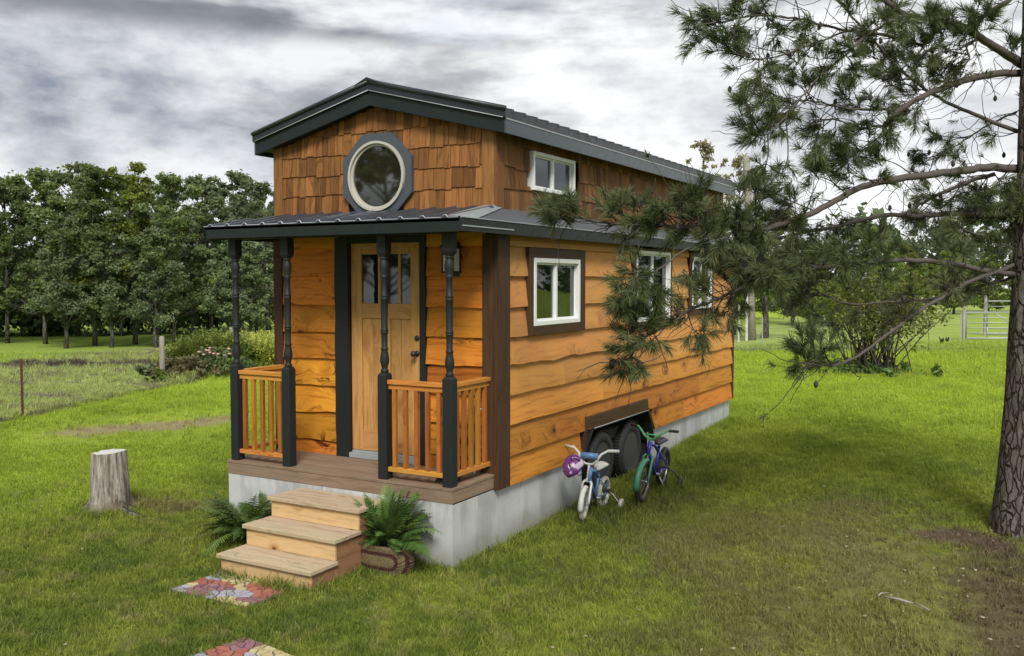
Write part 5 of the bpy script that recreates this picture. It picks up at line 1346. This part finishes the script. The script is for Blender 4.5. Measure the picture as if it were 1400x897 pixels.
# far right: bright trees beyond the pasture
protoR = [tree_proto('willow_tree', 21, 6.4, 2.7, .10, .12, L_BRIGHT, 19000, .12, 80), tree_proto('willow_tree', 22, 5.8, 2.5, .08, .12, L_YEL, 18000, .12, 76)]
GR = 'bright trees beyond the pasture on the right'
far = [(1085, 58, 0, 1.02, 'bright green bushy tree behind the pasture, right of the house'), (1135, 52, 1, .88, 'yellow green tree behind the many stemmed bush'), (1190, 56, 0, 1.08, 'tall fresh green tree above the many stemmed bush'),
       (1250, 60, 1, .98, 'yellow green tree in the far row left of the pasture gate'), (1305, 62, 0, .84, 'rounded fresh green tree behind the pasture gate'), (1352, 66, 1, .90, 'yellow green tree partly behind the pine trunk'), (1030, 66, 0, 1.1, 'fresh green tree straight behind the white post'),
       (980, 60, 1, 1.0, 'yellow green tree mostly behind the back end of the house'), (1410, 64, 0, .95, 'fresh green tree just outside the right edge'), (1470, 62, 1, 1., 'yellow green tree outside the right edge')]
for i, (px, D, k, sc, lb) in enumerate(far):
    place(protoR[k], gat(px, D), random.random()*6.28, sc*.80, lb, GR, i == (0 if k == 0 else 1))
# far dark wood closing the horizon
rr = np.random.default_rng(5); cen, rad = [], []
for i in range(420):
    a = rr.uniform(-.95, .95); D = rr.uniform(88, 108); s_ = math.tan(a)*D; p_ = CP+cF*D+cR*s_; hz = gh(p_.x, p_.y)
    cen.append((p_.x, p_.y, hz+rr.uniform(.3, 7.4+1.6*math.sin(a*17)+1.2*math.sin(a*41)))); q = rr.uniform(1.2, 2.4); rad.append((q*1.3, q*1.3, q))
V, F, C = leaves_np(np.array(cen), np.array(rad), 52000, .55, rr, shell=.2)
o = npmesh('far_woodland', V, F, C, leafmat('hazy_green_leaves', (.07, .10, .05), (.13, .17, .075)), origin=tuple(cen[0])); tag(o, 'far off belt of mixed green woodland closing the horizon', 'woodland', kind='stuff')

ts = tree_proto('sparse_tree', 51, 9.3, 1.75, .35, .085, L_SPARSE, 3000, .10, 60, .3, leaf_asp=2.2); place(ts, gat(963, 44), 1.2, 1.0, 'thin pale ochre leaved tree top rising over the back of the house roof', None, True)
ts2 = place(ts, gat(1005, 47), 3.9, .98, 'second thin pale leaved tree, partly behind the grey snag', None)
tk_ = tree_proto('broadleaf_tree', 52, 5.6, 2.0, .28, .12, L_DARK, 8000, .16, 34); place(tk_, gat(1046, 41.5), .4, 1.0, 'dark green tree with bare lower trunk just right of the white post', None, True)
# broken-topped grey snag
q = gat(1030, 40); p = MB(); top = at(1020, 214, 40)
p.tube([q+Vector((0, 0, -.2)), q.lerp(top, .3), q.lerp(top, .6)+Vector((.05, 0, 0)), q.lerp(top, .97), top], [.17, .14, .15, .15, .13], 12)
o = p.build('dead_snag', GREYPOST, origin=tuple(q)); tag(o, 'grey bare trunk with snapped top rising just past the end of the house roof', 'dead tree')

# many-stemmed bush on the right lawn
def stem_bush():
    q = gat(1198, 22.6); rn = random.Random(61); T_ = thing('stemmed_bush', 'large vase shaped bush of many thin dark stems on the right lawn', 'bush', tuple(q))
    st_, tips = MB(), []
    for i in range(64):
        a = rn.random()*6.28; b0 = Vector((q.x+rn.gauss(0, .32), q.y+rn.gauss(0, .25), q.z-.05)); rch = rn.uniform(.2, 1.55); h = rn.uniform(1.5, 2.9)*(1-.18*rch)
        dirh = Vector((math.cos(a), math.sin(a)*.7, 0)); pts = [b0+dirh*rch*(f_**1.35)+Vector((rn.uniform(-.03, .03), rn.uniform(-.03, .03), h*f_)) for f_ in [k/7 for k in range(8)]]
        st_.tube(pts, [rn.uniform(.014, .026)*(1-.75*k/7) for k in range(8)], 5)
        for k in (4, 5, 6, 7):
            for _ in range(3 if k > 5 else 1):
                d_ = Vector((rn.gauss(0, 1), rn.gauss(0, 1), rn.uniform(0, 1.2))).normalized()*rn.uniform(.15, .5); e = pts[k]+d_; st_.tube([pts[k], e], [.006, .002], 3); tips.append(tuple(e))
    st_.build('stems', TWIGD, T_)
    rr = np.random.default_rng(62); cen = np.array(tips); rad = np.full((len(cen), 3), .19)
    V, F, C = leaves_np(cen, rad, 5600, .05, rr, shell=.1, aspect=2.0); npmesh('leaves', V, F, C, L_YEL, T_)
    cen = np.array([(q.x+rn.gauss(0, .6), q.y+rn.gauss(0, .45), q.z+abs(rn.gauss(0, .12))) for _ in range(60)]); V, F, C = leaves_np(cen, np.full((60, 3), .13), 2600, .06, rr, shell=.1, aspect=2.4)
    V[:, 2] = np.maximum(V[:, 2], q.z+.005); npmesh('undergrowth', V, F, C, L_FERN, T_)
stem_bush()

# ================================================================== the pine on the right
def catmull(pts, n=6):
    out = []; P_ = [pts[0]]+list(pts)+[pts[-1]]
    for i in range(1, len(P_)-2):
        p0, p1, p2, p3 = P_[i-1:i+3]
        for k in range(n):
            s_ = k/n; out.append(.5*((2*p1)+(p2-p0)*s_+(2*p0-5*p1+4*p2-p3)*s_*s_+(3*p1-p0-3*p2+p3)*s_**3))
    out.append(P_[-2]); return out
TB = Vector((4.23, 3.62, gh(4.2, 3.6)))
PT = thing('pine_tree', 'tall pine at the right edge with long branches reaching before the house side', 'tree', tuple(TB))
def trunk():
    n, m_ = 56, 120; V, F = [], []
    Ht = 11.5
    for j in range(m_+1):
        f_ = j/m_; z = -.1+Ht*f_; cx = TB.x+.015*z+.03*math.sin(z*.8); cy = TB.y+.02*z
        for i in range(n):
            a = 2*math.pi*i/n; r_ = .232*(1-.80*f_**.95)+.035*math.exp(-max(z, 0)*4)*(1+.35*math.cos(a*4+1))
            v_ = mnoise.noise(Vector((math.cos(a)*3.4, math.sin(a)*3.4, z*1.4)))+.6*mnoise.noise(Vector((math.cos(a)*8, math.sin(a)*8, z*3.2)))
            r_ += .011*v_*(1-.5*f_); V.append((cx+r_*math.cos(a), cy+r_*math.sin(a), z+TB.z))
    for j in range(m_):
        for i in range(n): F.append((j*n+i, j*n+(i+1) % n, (j+1)*n+(i+1) % n, (j+1)*n+i))
    npmesh('trunk', np.array(V), np.array(F), np.zeros(len(F)), BARK, PT, smooth=True)
trunk()
def dpt(px): return 9.05-(1388-px)/650*1.55
# limbs: pixel columns/rows of the photo with their own depth offsets, thickness in metres
limbs = {
 'A': ([(1396, 100, 0), (1345, 103, -.1), (1292, 119, -.2), (1257, 134, -.3), (1226, 154, -.35), (1210, 172, -.4), (1211, 184, -.42)], .045, .018),
 'A2': ([(1221, 150, -.35), (1190, 150, -.45), (1150, 147, -.5), (1120, 140, -.5), (1092, 136, -.55)], .014, .006),
 'A3': ([(1210, 172, -.4), (1170, 170, -.4), (1132, 163, -.45), (1110, 172, -.5)], .012, .005),
 'B': ([(1392, 180, 0), (1340, 160, .2), (1292, 138, .4), (1239, 103, .5), (1190, 49, .6), (1145, 0, .7), (1120, -30, .7)], .026, .008),
 'C': ([(1390, 153, 0), (1350, 172, .3), (1319, 192, .5), (1280, 215, .6), (1262, 222, .6)], .014, .005),
 'D': ([(1240, 20, -.5), (1194, 42, -.6), (1150, 80, -.7), (1123, 103, -.7), (1092, 138, -.75), (1056, 178, -.8), (1040, 185, -.8)], .018, .005),
 'E': ([(1260, 62, -.2), (1200, 46, -.3), (1159, 42, -.4), (1120, 33, -.4), (1087, 25, -.4), (1030, 22, -.5), (985, 30, -.5), (950, 36, -.5)], .020, .005),
 'E2': ([(1159, 42, -.4), (1125, 55, -.5), (1096, 65, -.5), (1060, 78, -.5), (1034, 80, -.55), (1005, 72, -.6)], .012, .005),
 'U': ([(1398, 88, 0), (1372, 72, -.15), (1340, 52, -.3), (1300, 30, -.4), (1240, 20, -.5), (1200, -5, -.5), (1150, -20, -.5)], .058, .014),
 'U2': ([(1328, 44, -.35), (1345, 22, -.3), (1380, 0, -.2), (1400, -20, -.1)], .030, .02),
 'U3': ([(1340, 52, -.3), (1322, 64, -.3), (1325, 80, -.3), (1310, 100, -.3)], .014, .006),
 'F': ([(1394, 231, 0), (1350, 229, -.1), (1310, 234, -.2), (1239, 243, -.3), (1177, 256, -.4), (1123, 285, -.5), (1078, 303, -.5), (1034, 314, -.5), (967, 308, -.4), (931, 310, -.35), (880, 307, -.25), (837, 306, -.15), (794, 298, -.1), (760, 292, -.05)], .052, .008),
 'F2': ([(965, 308, -.4), (958, 294, -.4), (945, 289, -.4), (938, 292, -.4)], .012, .007),
 'G': ([(1390, 293, 0), (1340, 292, .1), (1301, 292, .2), (1256, 295, .2), (1212, 294, .2), (1150, 308, .2), (1092, 319, .2), (1050, 330, .2)], .044, .012),
 'G2': ([(1360, 238, 0), (1320, 250, .15), (1279, 268, .3), (1248, 285, .35), (1230, 296, .3)], .026, .012),
 'H': ([(1394, 376, 0), (1346, 370, -.3), (1292, 359, -.5), (1230, 356, -.6), (1177, 359, -.7), (1123, 366, -.8), (1070, 372, -.8), (1046, 377, -.8), (1010, 395, -.75), (990, 405, -.7), (944, 424, -.6), (921, 439, -.55), (887, 458, -.5), (868, 478, -.5), (858, 500, -.5)], .034, .007),
 'I': ([(1392, 360, 0), (1322, 387, -.5), (1280, 411, -.8), (1245, 433, -1.), (1214, 457, -1.1), (1167, 490, -1.2), (1130, 500, -1.2), (1088, 495, -1.2)], .026, .007),
 'J': ([(1393, 378, 0), (1350, 388, .3), (1308, 401, .5), (1260, 410, .6), (1214, 413, .6), (1158, 415, .6), (1125, 401, .6), (1105, 392, .6)], .020, .006),
 'L': ([(1010, 316, -.5), (975, 326, -.6), (933, 344, -.6), (905, 365, -.6), (891, 374, -.6), (868, 388, -.6)], .014, .005),
 'M': ([(1395, 342, 0), (1360, 330, -.2), (1330, 318, -.3), (1300, 305, -.4)], .018, .006),
}
nodes_ = []
for k, (pl, r0, r1) in limbs.items():
    pts = catmull([at(x, y, dpt(x)+o_) for x, y, o_ in pl])
    r0 *= .82; n = len(pts); rad = [r0+(r1-r0)*(i/(n-1))**.8 for i in range(n)]
    for i in range(2, n-1): pts[i] = pts[i]+Vector((random.uniform(-1, 1), random.uniform(-1, 1), random.uniform(-1, 1)))*.006
    m_ = MB(); m_.tube(pts, rad, 8); m_.build('limb', TWIG, PT)
    nodes_ += [(p, k) for p in pts]
NP = np.array([tuple(p) for p, _ in nodes_])
# unseen side of the tree: simple limbs so it is whole from elsewhere
tipsX = []
for i in range(15):
    rn = random.Random(300+i); a = rn.uniform(-1.9, 1.3); z = rn.uniform(2.7, 10.5); L = rn.uniform(1.4, 3.4)*(1-.05*z); b0 = Vector((TB.x, TB.y, z))
    if z < 5.6 and not (-1.1 < a < 1.0): a = rn.uniform(-.6, .9)
    pts = catmull([b0+Vector((math.cos(a)*L*f_, math.sin(a)*L*f_, .28*L*f_*f_+rn.uniform(-.08, .08))) for f_ in (0, .3, .6, .85, 1.)], 4)
    m_ = MB(); m_.tube(pts, [.045*(1-.85*k/(len(pts)-1)) for k in range(len(pts))], 7); m_.build('limb', TWIG, PT)
    for k in range(14): tipsX.append(pts[random.randint(len(pts)//2, len(pts)-1)]+Vector((random.gauss(0, .25), random.gauss(0, .25), random.gauss(.08, .15))))
clusters = [(945,38,25),(975,22,26),(1000,38,26),(985,60,28),(1008,75,22),(1040,18,20),(1060,50,16),(1010,12,20),(1095,45,20),(1050,85,12),(1085,92,16),(1125,96,18),
(1034,116,24),(1020,140,18),(1048,135,22),(1062,160,22),(1025,172,26),(1060,178,18),(1045,100,16),(1085,112,14),(1170,95,24),(1160,115,18),(1210,15,24),(1200,40,18),(1215,85,26),(1225,110,22),
(1245,120,20),(1240,60,20),(1290,25,24),(1300,45,26),(1265,20,20),(1330,20,20),(1300,95,24),(1285,100,16),(1382,62,18),(1215,68,20),(1110,178,20),(1115,205,28),(1140,190,26),(1150,215,30),(1125,230,26),
(1160,235,24),(1185,200,24),(1195,215,22),(1210,190,20),(1110,240,20),(1170,176,18),(1290,200,14),(1275,185,14),(1355,185,12),(1262,218,14),(1310,218,12),
(745,288,20),(766,284,24),(785,290,22),(762,300,18),(752,296,16),(835,280,22),(850,290,26),(870,275,24),(895,285,28),(880,303,24),(905,300,24),(925,277,26),(940,300,24),(955,268,24),(970,285,26),(985,300,20),
(1012,300,24),(960,325,24),(985,340,26),(930,325,20),(1010,330,26),(1000,360,24),(1020,380,22),(985,368,20),(1040,350,26),(1045,320,24),(1060,340,24),(1040,290,22),(1055,262,24),(1066,242,22),(1045,235,18),
(1075,280,22),(1070,305,22),(1032,252,18),(865,370,18),(855,395,22),(850,406,22),(880,390,20),(846,420,22),(860,440,26),(880,425,24),(900,405,20),(893,438,20),(870,460,22),(851,480,20),(846,503,18),(862,498,12),(875,508,8),
(955,458,17),(962,470,13),(988,426,12),(1000,440,10),(1015,420,10),(942,380,18),(960,392,18),(1085,390,22),(1100,400,24),(1115,386,20),(1090,418,18),(1120,340,22),(1140,330,22),(1165,345,20),(1190,335,18),(1160,312,16),(1200,320,16),
(1120,362,18),(1230,340,14),(1265,320,18),(1290,300,20),(1312,310,18),(1340,280,22),(1352,300,20),(1370,287,22),(1385,262,18),(1330,270,20),(1310,340,14),(1380,312,20),(1388,332,18),(1360,340,16),(1300,276,16),(1345,262,18),(1375,275,18),
(1090,480,16),(1110,462,18),(1126,475,12),(1100,493,12),(1085,498,12),(1115,437,14),(1170,430,12),(1240,402,10),(1290,392,12),(1330,377,14),(1095,360,20),(1075,375,20),(1060,390,18),(1060,360,20),(1022,300,22),(1028,345,26),(1015,362,24),(1030,365,22),(1048,380,20),(1000,340,22),(1085,335,22),(1105,325,20),(1090,300,18),(1145,360,20),(1180,362,16),(1210,345,14),(1255,300,16),(1330,300,20),(1395,290,24),(1350,322,20),(1368,255,18),(1235,35,22),(1270,45,22),(1320,40,22),(1350,20,20),(1190,75,20),(1250,85,20),(1275,80,18),(1150,75,16),(1110,60,16),(1200,105,18),(1080,150,16),(1340,385,16),(1300,372,14),(1140,450,14)]
nv, nf, nc = [], [], []; tw1 = MB(); rn = random.Random(77)
def shoot(p, d_, L, nn, nl, cr):
    d_ = d_.normalized(); ub = d_.orthogonal().normalized(); vb = d_.cross(ub)
    for i in range(nn):
        f_ = rn.random()**.75; b0 = p+d_*(L*(.12+.88*f_)); a = rn.random()*6.283; th = R(rn.uniform(28, 72))*(1-.45*f_)
        dirn = d_*math.cos(th)+(ub*math.cos(a)+vb*math.sin(a))*math.sin(th); l = nl*rn.uniform(.7, 1.08)
        tip = b0+dirn*l+Vector((0, 0, -.012*rn.random())); midp = b0+dirn*l*.5+Vector((0, 0, .004))
        wv = dirn.cross(Vector((rn.random()-.5, rn.random()-.5, rn.random()-.5))).normalized()*.0021
        b = len(nv); nv.extend([tuple(b0-wv), tuple(b0+wv), tuple(midp+wv*.95), tuple(midp-wv*.95), tuple(tip+wv*.3), tuple(tip-wv*.3)]); nf.extend([(b, b+1, b+2, b+3), (b+3, b+2, b+4, b+5)]); c_ = min(1, max(0, cr+rn.gauss(0, .2))); nc.extend([c_, c_])
def cluster_at(c, rm, scale=1.):
    i = int(np.argmin(((NP-np.array(c))**2).sum(1))); p0 = nodes_[i][0]
    back = (c-p0); L = back.length
    j = max(0, i-random.randint(2, 5))
    if nodes_[j][1] == nodes_[i][1] and L < .5: p0 = nodes_[j][0]; back = c-p0; L = back.length
    mid_ = p0.lerp(c, .5)+Vector((rn.gauss(0, .03), rn.gauss(0, .03), rn.gauss(-.02, .04)))*max(.4, L*2)
    tw1.tube(catmull([p0, mid_, c], 4), [.0065-.0035*k/8 for k in range(9)], 5)
    out = back.normalized() if L > .02 else Vector((-1, 0, 0)); ns = max(4, int(rm/.0165)); cr = rn.uniform(.15, .75)
    for k in range(ns):
        d_ = out*.8+Vector((rn.gauss(0, .6), rn.gauss(0, .6), rn.gauss(.12, .5))); st0 = c+Vector((rn.gauss(0, .4), rn.gauss(0, .4), rn.gauss(0, .35)))*rm*.8-out*.05
        if (st0-c).length > .04: tw1.tube([c.lerp(p0, .2), st0.lerp(c, .5)+Vector((0, 0, .01)), st0], [.0035, .003, .0028], 4)
        Ls = rn.uniform(.07, .15)*scale; tw1.tube([st0, st0+d_.normalized()*Ls], [.0038, .0026], 4); shoot(st0, d_, Ls, int(rn.uniform(48, 74)), .115*scale*min(1, .6+rm*3.2), cr)
for (x, y, rp) in clusters:
    D = dpt(x); base = at(x, y, D); i = int(np.argmin([(a-x)**2+(b-y)**2 for a, b in [(0, 0)]])) if False else 0
    # depth follows the nearest limb as seen, so the twig joins it
    best = min(nodes_, key=lambda q: ((q[0]-CP).normalized()-(base-CP).normalized()).length)
    Dn = (best[0]-CP).dot(cF); D = Dn+rn.uniform(-.18, .18)
    if x < 1000: D = min(D, dpt(x)+.05)
    cluster_at(at(x, y, D), rp/FPX*D*1.12)
for c in tipsX: cluster_at(c, .12, 1.05) if False else None
for k in range(50):
    p0, kk = nodes_[rn.randint(0, len(nodes_)-1)]
    if kk in ('L', 'M') or (p0-TB).length < 1.: continue
    c = p0+Vector((rn.gauss(0, .13), rn.gauss(0, .2), rn.gauss(.03, .13)))
    if c.x > .45: cluster_at(c, rn.uniform(.06, .13))
# bare fine twigs
for _ in range(620):
    p0, k = nodes_[rn.randint(0, len(nodes_)-1)]
    if k in ('L',): continue
    sg_ = rn.uniform(.15, .6); d_ = Vector((rn.gauss(-.5, .6), rn.gauss(-.2, .6), rn.gauss(.0, .6))).normalized()
    pts = [p0]
    for s_ in range(5): d_ = (d_+Vector((rn.gauss(0, .28), rn.gauss(0, .28), rn.gauss(.03, .28)))).normalized(); pts.append(pts[-1]+d_*sg_/5)
    if any(q.x < .25 for q in pts): continue
    tw1.tube(pts, [.0046, .0042, .0037, .0032, .0028, .0022], 4)
    if rn.random() < .12: p9 = pts[-1]; tw1.lathe(tuple(p9), [(.004, -.03), (.018, -.012), (.016, .012), (.003, .03)], 8)
    if rn.random() < .12: shoot(pts[-1], d_, rn.uniform(.04, .08), 30, .075, rn.random()*.6)
for c in tipsX:
    d_ = Vector((rn.gauss(0, 1), rn.gauss(0, 1), rn.gauss(.3, .5))); tw1.tube([c, c-d_.normalized()*.2], [.003, .006], 4); shoot(c, d_, .16, 90, .12, rn.random()); shoot(c, Vector((rn.gauss(0, 1), rn.gauss(0, 1), .3)), .12, 70, .12, rn.random())
tw1.build('twigs', TWIGD, PT)
npmesh('needles', np.array(nv), np.array(nf), np.array(nc), L_NEED, PT)

# trees across the yard, behind the viewer: what the round window mirrors
for i, (x, y, sc, lb) in enumerate([(-16.5, -19.5, 1.35, 'dark tree across the yard that the round window mirrors'), (-11.5, -22.5, 1.45, 'taller dark tree across the yard facing the door'), (-6, -25, 1.4, 'dark tree across the yard to the right of the porch axis'), (-21, -16, 1.35, 'dark tree across the yard at the left')]):
    place(protoA[1], (x, y, 0), i*1.7, sc, lb, 'trees across the yard behind the viewer')
